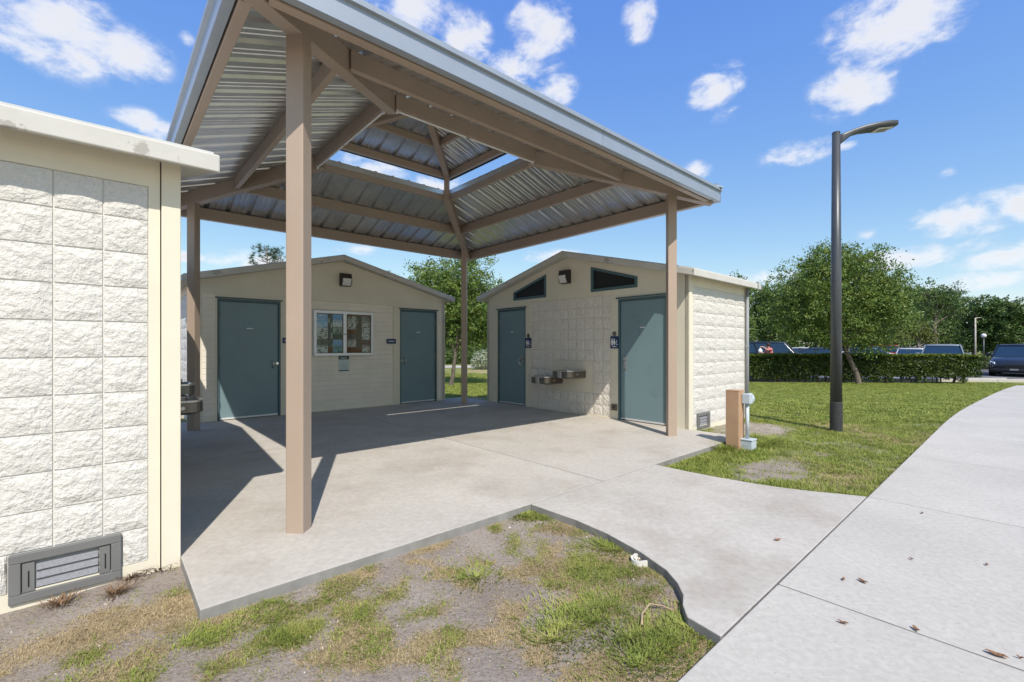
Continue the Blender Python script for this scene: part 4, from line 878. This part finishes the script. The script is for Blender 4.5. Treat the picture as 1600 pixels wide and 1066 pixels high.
def car(label, loc, rz, paint, kind, group='parked cars', detail=True):
    """local: +x forward, y left; sections lofted along x"""
    t = thing('parked_car', label, 'car', loc, rz, group)
    if kind == 'suv':   L_, Wd, H_, belt, hood = 4.65, 1.90, 1.67, 1.05, .98; gx = (-2.1, -1.85, .55, 1.25)
    elif kind == 'van': L_, Wd, H_, belt, hood = 5.1, 1.98, 1.85, 1.12, 1.08; gx = (-2.48, -2.4, 1.0, 1.6)
    elif kind == 'truck': L_, Wd, H_, belt, hood = 5.7, 2.0, 1.88, 1.18, 1.13; gx = (-.75, -.6, .9, 1.45)
    else: L_, Wd, H_, belt, hood = 4.7, 1.82, 1.44, .92, .86; gx = (-1.75, -.95, .35, 1.15)
    h2 = L_/2; w = Wd/2
    def ring_(x, hw, z0, z1, k=.09):
        return [(x, -hw+k*.6, z0), (x, -hw, z0+k*1.6), (x, -hw, z0+(z1-z0)*.55), (x, -hw+.03, z1-k), (x, -hw+k+.05, z1), (x, 0, z1+.02), (x, hw-k-.05, z1), (x, hw-.03, z1-k), (x, hw, z0+(z1-z0)*.55), (x, hw, z0+k*1.6), (x, hw-k*.6, z0)]
    tail = belt if kind in ('suv', 'van', 'truck') else belt-.02
    st_ = [(-h2, w*.80, .42, tail-.18), (-h2+.08, w*.92, .30, tail-.04), (-h2+.5, w, .24, tail), (-.6, w, .22, belt), (gx[3]-.1, w, .22, belt-.01), (gx[3]+.35, w*.985, .22, hood+.01), (h2-.55, w*.97, .22, hood-.05), (h2-.16, w*.90, .24, hood-.16), (h2-.03, w*.80, .30, hood-.28), (h2, w*.70, .38, hood-.42)]
    body = part('body', MB().loft([ring_(*s_) for s_ in st_]), paint, t, smooth=True); 
    # cabin: glass with roof skin and pillars
    rw = w*.74
    def cab(x, hw, z): return [(x, -hw, z), (x, hw, z)]
    zb_, zr = belt-.02, H_
    bl, bf = (gx[0], w-.06), (gx[3], w-.08); tl, tf = (gx[1], rw), (gx[2], rw)
    V = [(bl[0], -bl[1], zb_), (bf[0], -bf[1], zb_-.02), (bf[0], bf[1], zb_-.02), (bl[0], bl[1], zb_), (tl[0], -tl[1], zr-.05), (tf[0], -tf[1], zr-.05), (tf[0], tf[1], zr-.05), (tl[0], tl[1], zr-.05)]
    part('windows', MB().add(V, [(0, 3, 2, 1), (4, 5, 6, 7), (0, 1, 5, 4), (1, 2, 6, 5), (2, 3, 7, 6), (3, 0, 4, 7)]), 'carglass', t, bevel=.05)
    q = lambda x, hw, z: [(x, -hw, z-.045), (x, -hw+.06, z), (x, 0, z+.022), (x, hw-.06, z), (x, hw, z-.045), (x, 0, z-.055)]
    part('roof', MB().loft([q(tl[0]-.10, rw*.93, zr-.06), q(tl[0]+.05, rw+.02, zr-.012), q((tl[0]+tf[0])/2, rw+.03, zr), q(tf[0]-.05, rw+.02, zr-.012), q(tf[0]+.08, rw*.95, zr-.05)]), paint, t, smooth=True)
    for sy in (-1, 1):
        for (xa, ya, za), (xb, yb, zc) in (((bf[0]+.02, bf[1]+.005, zb_), (tf[0]+.04, rw+.012, zr-.03)), ((bl[0]-.02, bl[1]+.005, zb_), (tl[0]-.03, rw+.012, zr-.03)), (((bl[0]+bf[0])/2-.1, bl[1]+.012, zb_), ((tl[0]+tf[0])/2-.1, rw+.018, zr-.03))):
            part('pillar', MB().beam((xa, sy*ya, za), (xb, sy*yb, zc), .055, .05, drop=False), paint if xa != (bl[0]+bf[0])/2-.1 else 'black', t)
        for wx in (-h2+.95, h2-.92):
            wh = part('wheel', MB().tube([(wx, sy*(w-.22), .34), (wx, sy*(w+.005), .34)], .34, 24), 'rubber', t, bevel=.03)
            part('rim', MB().tube([(wx, sy*(w+.0), .34), (wx, sy*(w+.014), .34)], [.23, .20], 10), 'steel', wh)
            part('wheel_arch', MB().tube([(wx, sy*(w-.06), .36), (wx, sy*(w+.003), .36)], .395, 24), 'black', t)
        part('mirror', MB().box((gx[3]-.42, sy*(w-.02), belt-.0), (gx[3]-.26, sy*(w+.19), belt+.15)), paint, t, bevel=.03)
        hl = MB(); xh = h2
        hl.add([(xh-.10, sy*(w*.74), hood-.26), (xh-.34, sy*(w*.935), hood-.21), (xh-.36, sy*(w*.935), hood-.34), (xh-.03, sy*(w*.70), hood-.36), (xh-.2, sy*(w*.70), hood-.24), (xh-.42, sy*(w*.88), hood-.2), (xh-.42, sy*(w*.88), hood-.34), (xh-.2, sy*(w*.66), hood-.36)], [(0, 1, 2, 3), (4, 7, 6, 5), (0, 4, 5, 1), (1, 5, 6, 2), (2, 6, 7, 3), (3, 7, 4, 0)])
        hl.v = [(x_+.075, y_*1.015, z_+.012) for x_, y_, z_ in hl.v]; part('headlight', hl, 'headlamp', t, bevel=.01)
        part('taillight', MB().box((-h2-.004, sy*w*.62, tail-.32), (-h2+.12, sy*w*.86, tail-.18)), 'taillamp', t, bevel=.01)
    part('grille_surround', MB().box((h2-.1, -.40, hood-.59), (h2+.012, .40, hood-.575)), 'steel', t); part('number_plate', MB().box((h2+.02, -.15, .33), (h2+.034, .15, .41)), 'grey', t)
    part('grille', MB().box((h2-.14, -.36, hood-.56), (h2+.008, .36, hood-.36)), 'black', t, bevel=.02)
    part('bumper', MB().loft([ring_(h2-.25, w*.93, .2, .44, .05), ring_(h2-.06, w*.82, .2, .42, .05), ring_(h2+.02, w*.66, .22, .40, .05)]), 'black', t, smooth=True)
    if kind == 'truck': part('bed', MB().box((-h2+.12, -w+.12, belt-.02), (-.9, w-.12, belt+.012)), 'black', t)
    return t
PZ = -.262
def carat(label, px, Y, rz, paint, kind, **k): return car(label, ((px-800)/713*Y, Y, PZ), R(rz), paint, kind, **k)
carat('near black crossover facing the sidewalk at the right picture edge', 1592, 24.6, 218, 'paint_black', 'suv')
carat('dark grey crossover facing the hedge end, only its cabin shows', 1473, 26.2, 226, 'paint_grey', 'suv')
carat('silver car beside the grey crossover behind the hedge', 1424, 32.0, 230, 'paint_silver', 'sedan')
carat('blue sedan parked sideways behind the hedge right of the oak trunk', 1360, 30.5, -42, 'paint_blue', 'sedan')
carat('white pickup behind the oak trunk', 1330, 37.0, -40, 'paint_white', 'truck')
carat('red sedan in the far row behind the blue sedan', 1362, 42.0, 140, 'paint_red', 'suv')
carat('dark blue sedan just left of the lamp pole behind the hedge', 1286, 32, -35, 'paint_navy', 'sedan')
carat('white sedan far back between van and navy sedan', 1257, 44.0, -30, 'paint_white', 'sedan')
carat('black van behind the hedge beside the restroom building', 1200, 31.0, -32, 'paint_black', 'van')

# ------------------------------------------------------------------ person behind the hedge
def person(loc, rz):
    t = thing('person', 'person in pink top behind the hedge lifting an arm beside the black van', 'person', loc, rz)
    J = {'pel': (0, 0, .95), 'wai': (.0, 0, 1.1), 'che': (.03, 0, 1.3), 'nec': (.06, 0, 1.45), 'hed': (.10, 0, 1.52), 'hto': (.11, 0, 1.68)}
    vs = [J['pel'], J['wai'], J['che'], J['nec'], J['hed'], J['hto']]; es = [(0, 1), (1, 2), (2, 3), (3, 4), (4, 5)]; rad = [.15, .13, .15, .06, .085, .075]
    def chain(start, pts, rs):
        i = start
        for p, r_ in zip(pts, rs): vs.append(p); rad.append(r_); es.append((i, len(vs)-1)); i = len(vs)-1
        return i
    for s_ in (-1, 1):
        chain(0, [(0, s_*.11, .86), (.04, s_*.12, .48), (.0, s_*.12, .09), (.13, s_*.13, .04)], [.095, .065, .045, .04])
    hr = chain(2, [(.03, .18, 1.40), (.26, .24, 1.36), (.42, .14, 1.52), (.50, .11, 1.54)], [.06, .045, .035, .03])
    hl = chain(2, [(.03, -.18, 1.40), (.16, -.24, 1.17), (.40, -.16, 1.20), (.48, -.14, 1.20)], [.06, .045, .035, .03])
    for h_, s_ in ((hr, 1), (hl, -1)):
        bx, by, bz_ = vs[h_]
        for k in range(5):
            o_ = (k-1.5)*.02 if k < 4 else -.05*s_; l_ = (.05, .06, .055, .045, .035)[k]
            chain(h_, [(bx+.03, by+o_, bz_+.0), (bx+.03+l_, by+o_*1.1, bz_-.012), (bx+.04+l_, by+o_, bz_-.04)], [.010, .009, .008])
    m = bpy.data.meshes.new('body'); m.from_pydata(vs, es, []); o = link('body', m, 'skin', t)
    sk = o.modifiers.new('skin', 'SKIN'); 
    for i, r_ in enumerate(rad): m.skin_vertices[0].data[i].radius = (r_, r_)
    m.skin_vertices[0].data[0].use_root = True
    o.modifiers.new('sub', 'SUBSURF').levels = 1; o.modifiers['sub'].render_levels = 2
    n = 14; el = lambda x, z, a, b: [(x+a*math.cos(2*math.pi*k/n), b*math.sin(2*math.pi*k/n), z) for k in range(n)]
    part('shirt', MB().loft([el(.0, .86, .175, .20), el(.0, .98, .165, .185), el(.01, 1.1, .15, .17), el(.03, 1.28, .165, .20), el(.045, 1.39, .14, .20), el(.055, 1.45, .075, .09)], cap=True), 'pink', t, smooth=True)
    for s_, p in ((1, (.20, .225, 1.37)), (-1, (.12, -.23, 1.22))): part('sleeve', MB().tube([(.03, s_*.14, 1.40), (.05, s_*.19, 1.39), p], [.08, .078, .066], 10), 'pink', t, smooth=True)
    for s_ in (-1, 1): part('trouser_leg', MB().tube([(0, s_*.1, .93), (.02, s_*.115, .7), (.045, s_*.12, .48), (.005, s_*.12, .1)], [.125, .105, .08, .065], 12), 'denim', t, smooth=True)
    part('hair', MB().loft([[(.085+r_*math.cos(a), r_*.92*math.sin(a), z) for a in [2*math.pi*k/12 for k in range(12)]] for z, r_ in ((1.56, .098), (1.62, .108), (1.68, .10), (1.73, .07), (1.755, .02))]), 'hair', t, smooth=True)
    for s_ in (-1, 1): part('shoe', MB().loft([[(x, s_*.13+wd_*y, z) for y, z in ((-1, -.0), (1, -.0), (.9, .07), (-.9, .07))] for x, wd_ in ((-.09, .035), (.0, .045), (.12, .05), (.19, .03))]), 'white', t, bevel=.01)
    f = part('face_features', MB().tube([(.178, 0, 1.60), (.205, 0, 1.575), (.185, 0, 1.565)], [.012, .016, .012], 6), 'skin', t, smooth=True)
    m_ = MB(); [m_.box((.178, s_*.035-.012, 1.612), (.186, s_*.035+.012, 1.624)) for s_ in (-1, 1)]; m_.box((.178, -.025, 1.528), (.184, .025, 1.538)); part('eyes_and_mouth', m_, 'hair', f)
    return t
person(((1203-800)/713*24.6, 24.6, PZ), R(180))
bag = thing('white_bag', 'white bag held up by the person behind the hedge', 'bag', ((1188-800)/713*24.5, 24.5, PZ+1.2), 0)
part('sack', MB().loft([[(.11*k_*math.cos(a), .07*k_*math.sin(a), z*.8) for a in [2*math.pi*i/12 for i in range(12)]] for z, k_ in ((0, .6), (.05, 1), (.16, 1.05), (.24, .7), (.3, .3))]), 'white', bag, smooth=True)
part('handle_loop', MB().tube([(-.03, 0, .22), (-.02, 0, .29), (.02, 0, .29), (.03, 0, .22)], .012, 6), 'white', bag)

# ------------------------------------------------------------------ plants
def leaves(pts, nrm_, size, aspect=.55, jitter=.9):
    n = len(pts); s = size*rng.uniform(.6, 1.35, n)
    d = rng.normal(0, 1, (n, 3)); d /= np.linalg.norm(d, axis=1)[:, None]; nn = nrm_*(1-jitter)+rng.normal(0, 1, (n, 3))*jitter; nn /= np.linalg.norm(nn, axis=1)[:, None]
    a = np.cross(nn, d); a /= np.linalg.norm(a, axis=1)[:, None]+1e-9; b = np.cross(nn, a)
    a *= s[:, None]; b *= (s*aspect)[:, None]
    V = np.stack([pts-a, pts-b*.8, pts+a, pts+b*.8], 1).reshape(-1, 3); i = np.arange(n)*4
    return V, np.stack([i, i+1, i+2, i+3], 1)
def limbs(base, top, r0, n_limb, crown, seed, droop=0):
    r2 = random.Random(seed); mb = MB(); b, tp = Vector(base), Vector(top); pts = []; K_ = 6
    for k in range(K_+1):
        t = k/K_; p = b.lerp(tp, t)+Vector((r2.uniform(-.06, .06), r2.uniform(-.06, .06), 0))*(tp-b).length*.35*(0 < k < K_); pts.append(p)
    mb.tube([b-Vector((0, 0, .15))]+pts, [r0*1.35]+[r0*(1.15-.75*k/K_) for k in range(K_+1)], 9)
    tips = []
    for i in range(n_limb):
        t = .45+.55*(i/n_limb); o = b.lerp(tp, t); c = crown[i % len(crown)]; e_ = Vector(c[0])+Vector((r2.uniform(-.6, .6)*c[1][0], r2.uniform(-.6, .6)*c[1][1], r2.uniform(-.3, .6)*c[1][2]))
        m = o.lerp(e_, .5)+Vector((r2.uniform(-.2, .2), r2.uniform(-.2, .2), r2.uniform(0, .25)))*(e_-o).length*.4
        mb.tube([o, o.lerp(m, .5), m, e_], [r0*.42, r0*.33, r0*.22, r0*.06], 6, cap=False); tips.append(e_)
        for q in range(3):
            s_ = m.lerp(e_, r2.uniform(.1, .8)); e2 = s_+Vector((r2.uniform(-1, 1), r2.uniform(-1, 1), r2.uniform(-.2, .9)))*c[1][0]*.55
            mb.tube([s_, s_.lerp(e2, .5)+Vector((0, 0, .05)), e2], [r0*.14, r0*.09, r0*.03], 5, cap=False); tips.append(e2)
    return mb, tips
def tree(name, label, base, height_top, crown, leafm, n_leaf, size, r0, seed, bark='bark', group=None, n_limb=8, clump=.34, tuft=34, cat='tree', lean=(0, 0), shell=.55):
    """crown: list of (centre, radii) lobes relative to base"""
    T = thing(name, label, cat, base, 0, group); top = (lean[0], lean[1], height_top)
    mb, tips = limbs((0, 0, 0), top, r0, n_limb, crown, seed); part('trunk', mb, bark, T, smooth=True)
    g = np.random.default_rng(seed); ncl = max(8, n_leaf//tuft); C_ = []; Nn = []
    vol = np.array([c[1][0]*c[1][1]*c[1][2] for c in crown]); vol = vol**.75; vol /= vol.sum()
    ch = g.choice(len(crown), ncl, p=vol)
    for k in ch:
        d = g.normal(0, 1, 3); d /= np.linalg.norm(d); rr_ = shell+(1-shell)*g.random()**.7
        if d[2] < -.55: rr_ *= .8
        C_.append(np.array(crown[k][0])+d*rr_*np.array(crown[k][1])*(1+.22*g.normal())); Nn.append(d+np.array([0, 0, .5]))
    for tp in tips[:ncl//4]: C_.append(np.array(tp)); Nn.append(np.array([0, 0, 1.]))
    C_ = np.array(C_); Nn = np.array(Nn); mean_r = float(np.mean([min(c[1]) for c in crown])); cs = clump*mean_r*g.uniform(.45, 1.2, len(C_))
    idx = np.repeat(np.arange(len(C_)), tuft); pts = C_[idx]+g.normal(0, 1, (len(idx), 3))*cs[idx][:, None]*np.array([.55, .55, .38])
    V, F = leaves(pts, Nn[idx], size); link('crown', fastmesh('crown', V, F, 4), leafm, T); return T
def gp(px, Y): x = (px-800)/713*Y; return (x, Y, float(gz(x, Y))-.02)
tree('oak_tree', 'large round oak in front of the hedge behind the lamp pole', gp(1342, 19.0), 3.0, [((-1.2, 0, 3.5), (1.8, 1.6, 1.6)), ((.2, .2, 3.9), (1.7, 1.5, 1.5)), ((-2.2, .2, 2.9), (1.3, 1.2, 1.1)), ((.9, 0, 2.9), (1.2, 1.2, 1.1)), ((-.9, .3, 4.9), (1.3, 1.2, .95)), ((-2.5, .1, 4.0), (1.0, 1.0, 1.0)), ((1.3, .2, 3.7), (.85, .9, .9)), ((-.8, 0, 2.2), (1.9, 1.2, .7)), ((.3, .2, 5.1), (.9, .9, .8)), ((-1.6, 0, 5.0), (.8, .8, .7)), ((.1, .3, 1.75), (1.5, 1.0, .55))], 'leafoak', 60000, .05, .10, 11, lean=(-1.0, .1), n_limb=16, clump=.30, group='trees round the car park', tuft=44)
tree('oak_tree', 'leafy oak behind the far post between the two gabled buildings', gp(704, 18.3), 2.3, [((-.1, 0, 3.3), (1.4, 1.3, 1.2)), ((1.0, .2, 3.3), (1.2, 1.2, 1.2)), ((-.9, .2, 4.0), (.9, 1.0, .9)), ((.4, .1, 4.4), (1.2, 1.1, .8)), ((1.6, 0, 2.6), (.8, .9, .9)), ((.2, .3, 2.2), (1.2, 1.0, .8)), ((-.9, .2, 2.8), (.85, .9, .8))], 'leafoak', 40000, .052, .085, 23, bark='bark', lean=(.35, 0), n_limb=12, clump=.32, group='trees behind the buildings', tuft=40)
# pine behind the notice-board building
def pine(label, base, H_, r0, seed, group=None):
    T = thing('pine_tree', label, 'tree', base, 0, group); r2 = random.Random(seed); mb = MB(); mb.tube([(0, 0, -.2), (.05, 0, H_*.5), (0, 0, H_)], [r0, r0*.65, r0*.12], 8); N_ = []; D_ = []
    for k in range(46):
        z = H_*(.45+.55*k/46); a = r2.uniform(0, 6.283); L_ = (1-(z/H_-.45)/.62)*H_*.2+.35; p0 = Vector((0, 0, z)); p1 = p0+Vector((math.cos(a)*L_, math.sin(a)*L_, L_*.35)); pm_ = p0.lerp(p1, .5)-Vector((0, 0, L_*.07)); mb.tube([p0, pm_, p1], [r0*.2, r0*.13, r0*.05], 5, cap=False)
        for q in range(9):
            c = pm_.lerp(p1, r2.uniform(.1, 1.05))+Vector((r2.gauss(0, .12), r2.gauss(0, .12), r2.gauss(.05, .1)))
            for w_ in range(22):
                d = Vector((r2.gauss(0, 1), r2.gauss(0, 1), r2.gauss(.35, .8))).normalized(); N_.append(c); D_.append(d)
    part('trunk', mb, 'bark', T, smooth=True); P_ = np.array(N_); D_ = np.array(D_); s = np.cross(D_, rng.normal(0, 1, D_.shape)); s /= np.linalg.norm(s, axis=1)[:, None]
    V = np.stack([P_-s*.008, P_+s*.008, P_+D_*rng.uniform(.14, .24, (len(P_), 1))], 1).reshape(-1, 3); i = np.arange(len(P_))*3
    link('crown', fastmesh('crown', V, np.stack([i, i+1, i+2], 1), 3), 'needle', T); return T
pine('tall pine tip rising behind the notice-board building roof', gp(417, 24), 6.75, .14, 5, 'trees behind the buildings')
pine('slim pine top left of the leafy oak between the buildings', gp(618, 34), 6.9, .12, 6, 'trees behind the buildings')
# mid-distance trees, right
tree('shade_tree', 'tall wispy tree with dead bare branches right of the oak', gp(1462, 46), 7.0, [((-.4, 0, 5.6), (1.6, 1.4, 1.3)), ((.8, 0, 6.6), (1.3, 1.2, 1.0)), ((-1.2, 0, 6.9), (.9, .9, .7)), ((1.7, 0, 5.2), (1.0, 1.0, .8))], 'leafdark', 4200, .10, .2, 31, n_limb=16, clump=.5, tuft=20, group='trees round the car park')
tree('shade_tree', 'pale yellow-green young tree with forked white trunk in the car park', gp(1404, 36), 2.2, [((0, 0, 2.6), (1.1, 1.0, .8)), ((.5, 0, 3.2), (.8, .8, .6)), ((-.5, 0, 2.1), (.9, .8, .5))], 'leafyel', 2600, .085, .11, 32, bark='palebark', n_limb=9, clump=.45, tuft=20, group='trees round the car park')
tree('shade_tree', 'second small yellowish tree with pale trunk near the grey crossover', gp(1436, 40), 2.4, [((0, 0, 2.9), (1.3, 1.1, .9)), ((.8, 0, 2.3), (.8, .8, .6))], 'leafyel', 2200, .09, .1, 33, bark='palebark', n_limb=8, clump=.45, tuft=20, group='trees round the car park')
tree('shade_tree', 'bright green mid-height tree just right of the oak crown', gp(1400, 42), 4, [((0, 0, 4.2), (2.0, 1.6, 1.7)), ((1.2, 0, 3.4), (1.5, 1.4, 1.3)), ((-1.0, 0, 5.2), (1.2, 1.2, 1.0))], 'leafmid', 7000, .11, .16, 34, n_limb=10, clump=.42, tuft=26, group='trees round the car park')
# woods: every tree its own thing
wood = []
rw_ = random.Random(9)
for i in range(26):
    px = 1120+i*21+rw_.uniform(-8, 8); Y = rw_.choice([58, 64, 70, 76])+rw_.uniform(-3, 3)
    topy = 470 if px > 1500 else (448 if px > 1430 else 438); ztp = 1.3+(541-topy+rw_.uniform(-14, 10))/713*Y; wood.append((px, Y, ztp))
wood.sort(); nR = len(wood); back = sorted((560+i*26+rw_.uniform(-8, 8), 62+rw_.uniform(-5, 8), rw_.uniform(6.2, 8.0)) for i in range(11))
ones = 'first second third fourth fifth sixth seventh eighth ninth tenth eleventh twelfth thirteenth fourteenth fifteenth sixteenth seventeenth eighteenth nineteenth'.split()
ordn = ones+['twentieth']+['twenty-'+o for o in ones[:9]]
for i, (px, Y, zt_) in enumerate(wood+back):
    H_ = zt_+.3; r_ = rw_.uniform(2.0, 3.0); dark = rw_.random() < .55; behind = i >= nR
    lobes = [((rw_.uniform(-.6, .6)*r_, rw_.uniform(-.4, .4)*r_, H_*f), (r_*rw_.uniform(.6, .95), r_*.8, H_*rw_.uniform(.14, .2))) for f in (.28, .45, .6, .72, .84)]
    look = 'dense dark green tree' if dark else 'mid green tree'
    lb = ('%s, %s from the left in the wood behind the buildings' if behind else '%s, %s from the left in the wood beyond the car park') % (look, ordn[i-nR if behind else i])
    tree('wood_tree', lb, gp(px, Y), H_*.75, lobes, 'leafdark' if dark else 'leafmid', 7600, .16, .2, 100+i, n_limb=6, clump=.42, tuft=32, group='far wood behind the buildings' if behind else 'far wood beyond the car park')
n = 60000; x = rng.uniform(-45, 150, n); y = 84+rng.uniform(-4, 10, n)-.12*np.maximum(x, 0); hmax = 4.2+3.2*fbm(x*.13, y*.1, 61); z = rng.random(n)**.8*hmax-.3
V, F = leaves(np.stack([x, y, z], 1), np.tile([[0, -1., .6]], (n, 1)), .26, jitter=.6)
tag(link('undergrowth', fastmesh('undergrowth', V, F, 4), 'leafdark'), 'dense dark undergrowth closing the wood at the horizon', 'wood', kind='stuff')
def bush(label, base, lobes, leafm, n, size, seed, group=None, cat='bush', name='bush', stems=6):
    T = thing(name, label, cat, base, 0, group); r2 = random.Random(seed); mb = MB()
    for k in range(stems):
        c = lobes[k % len(lobes)]; mb.tube([(c[0][0]*.5+r2.uniform(-.1, .1), c[0][1]*.5, -.1), (c[0][0]*.8, c[0][1], c[0][2]*.6), (c[0][0]+r2.uniform(-.4, .4)*c[1][0], c[0][1], c[0][2]+c[1][2]*.5)], [.035, .025, .01], 5)
    part('stem', mb, 'bark', T); g = np.random.default_rng(seed); ch = g.integers(0, len(lobes), n); d = g.normal(0, 1, (n, 3)); d /= np.linalg.norm(d, axis=1)[:, None]
    C_ = np.array([l[0] for l in lobes])[ch]; R_ = np.array([l[1] for l in lobes])[ch]; pts = C_+d*R_*(.55+.5*g.random((n, 1))**.6); pts[:, 2] = np.maximum(pts[:, 2], .03)
    V, F = leaves(pts, d, size, jitter=.6); link('foliage', fastmesh('foliage', V, F, 4), leafm, T); return T
bush('pale flowering shrub beyond the lawn between the buildings', gp(760, 31), [((0, 0, .7), (.9, .7, .7)), ((.6, 0, .9), (.6, .6, .6)), ((-.5, 0, .5), (.6, .6, .5))], 'blossom', 2600, .07, 51, 'shrubs beyond the lawn')
for k, (px, Y, lb) in enumerate([(692, 41, 'low dark shrub left of the far post beyond the lawn'), (716, 40, 'low dark shrub seen left behind the far post'), (742, 41, 'low dark shrub right of the far post beyond the lawn'), (668, 42, 'low dark shrub hidden mostly by the notice-board building'), (790, 42, 'low dark shrub hidden mostly by the restroom building')]):
    bush(lb, gp(px, Y), [((0, 0, .7), (1.1, .8, .8)), ((.8, 0, .55), (.8, .7, .6)), ((-.7, 0, .6), (.8, .7, .6))], 'leafdark', 2200, .09, 60+k, 'shrubs beyond the lawn')
# hedge
hx0, hx1 = 6.6, 19.25
hy = lambda x: 20.55-.155*(x-10.5)
hd_ = thing('hedge', 'long clipped hedge between lawn and car park with lit yellow-green top', 'hedge', (0, 0, 0))
mb = MB(); r2 = random.Random(4)
for k in range(60):
    x = hx0+.1+(hx1-hx0-.2)*k/59; y = hy(x)+r2.uniform(-.25, .25); z = float(gz(x, y)); q = [(x+r2.uniform(-.05, .05), y, z-.05)]
    for j in range(4): q.append((x+r2.uniform(-.12, .12)*(j+1)*.5, y+r2.uniform(-.12, .12), z+.2+.22*j))
    mb.tube(q, [.03, .026, .02, .015, .008], 5, cap=False)
part('stem', mb, 'bark', hd_)
n = 80000; g = np.random.default_rng(77); x = g.uniform(hx0, hx1, n); face = g.random(n); yy = np.empty(n); zz = np.empty(n)
top = face < .30; fr_ = (face >= .30) & (face < .72); bk = face >= .72
zmax = 1.235+.05*(fbm(x*1.1, x*0+3, 8)-.5)*2
zz[top] = zmax[top]-abs(g.normal(0, .05, top.sum())); yy[top] = g.uniform(-.55, .55, top.sum())
zz[fr_] = .12+(zmax[fr_]-.12)*g.random(fr_.sum())**.8; bul = .03*np.sin(x*3.1)+.10*(fbm(x*1.6, zz*1.6, 12)-.5)
yy[fr_] = -.52+abs(g.normal(0, .11, fr_.sum()))+bul[fr_]; zz[bk] = .15+(zmax[bk]-.15)*g.random(bk.sum()); yy[bk] = g.uniform(-.4, .55, bk.sum())
keep = ~((zz < .3) & (fbm(x*2.2, zz*2, 55) > .5)); x, yy, zz = x[keep], yy[keep], zz[keep]
xe = x.copy(); lowr = (x > hx1-.3); xe[lowr] -= np.clip(.25-zz[lowr], 0, 1)*.6
pts = np.stack([xe, hy(x)+yy, zz+gz(xe, hy(x)+yy)], 1); nn = np.where((zz > 1.1)[:, None], np.array([[0, 0, 1.]]), np.array([[0, -1., .25]]))
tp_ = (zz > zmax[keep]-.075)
for nm, sel, lm in (('foliage', ~tp_, 'leafhedge'), ('lit_top_leaves', tp_, 'leafhedgelit')):  # uppermost leaves get the lighter green, painting the sunlit top
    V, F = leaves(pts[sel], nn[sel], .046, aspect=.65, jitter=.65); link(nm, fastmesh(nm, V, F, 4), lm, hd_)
hd2 = thing('hedge', 'short far hedge across the car park entrance behind the dark car', 'hedge', (0, 0, 0))
n = 9000; x = g.uniform(25.5, 40, n); yb = 31.5-.05*(x-25); zz = g.uniform(.05, .95, n); yy = g.uniform(-.5, .5, n); V, F = leaves(np.stack([x, yb+yy, PZ+zz], 1), np.tile([[0, -1., .4]], (n, 1)), .075, jitter=.6)
link('foliage', fastmesh('foliage', V, F, 4), 'leafhedge', hd2)
mb = MB(); [mb.tube([(xx, 31.5-.05*(xx-25), PZ-.05), (xx+.05, 31.5-.05*(xx-25), PZ+.7)], [.03, .015], 5) for xx in np.arange(25.7, 40, .6)]; part('stem', mb, 'bark', hd2)
# far lamp posts
fl = thing('street_lamp', 'thin pale lamp pole far off above the parked dark car', 'street lamp', ((1524-800)/713*33, 33, PZ)); part('pole', MB().tube([(0, 0, -.05), (0, 0, 3.6)], [.06, .045], 10), 'palebark', fl, smooth=True); part('arm_head', MB().loft([sect(-.02, 3.6, .08, .06), sect(.2, 3.63, .16, .05), sect(.4, 3.63, .1, .04)]), 'palebark', fl)
gl = thing('globe_lamp', 'short white globe lamp beside the far pale pole', 'street lamp', ((1537-800)/713*36, 36, PZ)); part('pole', MB().tube([(0, 0, -.05), (0, 0, 2.25)], .045, 10), 'polepaint', gl, smooth=True)
part('globe', MB().loft([[(.17*math.sin(b)*math.cos(a), .17*math.sin(b)*math.sin(a), 2.4-.17*math.cos(b)) for a in [2*math.pi*i/14 for i in range(14)]] for b in [math.pi*(j+.5)/9 for j in range(9)]]), 'lens', gl, smooth=True)
dk = thing('globe_lamp', 'dark bollard lamp standing right of the oak trunk behind the hedge', 'street lamp', ((1326-800)/713*23.5, 23.5, PZ)); part('pole', MB().tube([(0, 0, -.05), (0, 0, 1.75)], .04, 10), 'polepaint', dk, smooth=True)
part('globe', MB().loft([[(.09*math.sin(b)*math.cos(a), .09*math.sin(b)*math.sin(a), 1.82-.09*math.cos(b)) for a in [2*math.pi*i/12 for i in range(12)]] for b in [math.pi*(j+.5)/8 for j in range(8)]]), 'polepaint', dk, smooth=True)
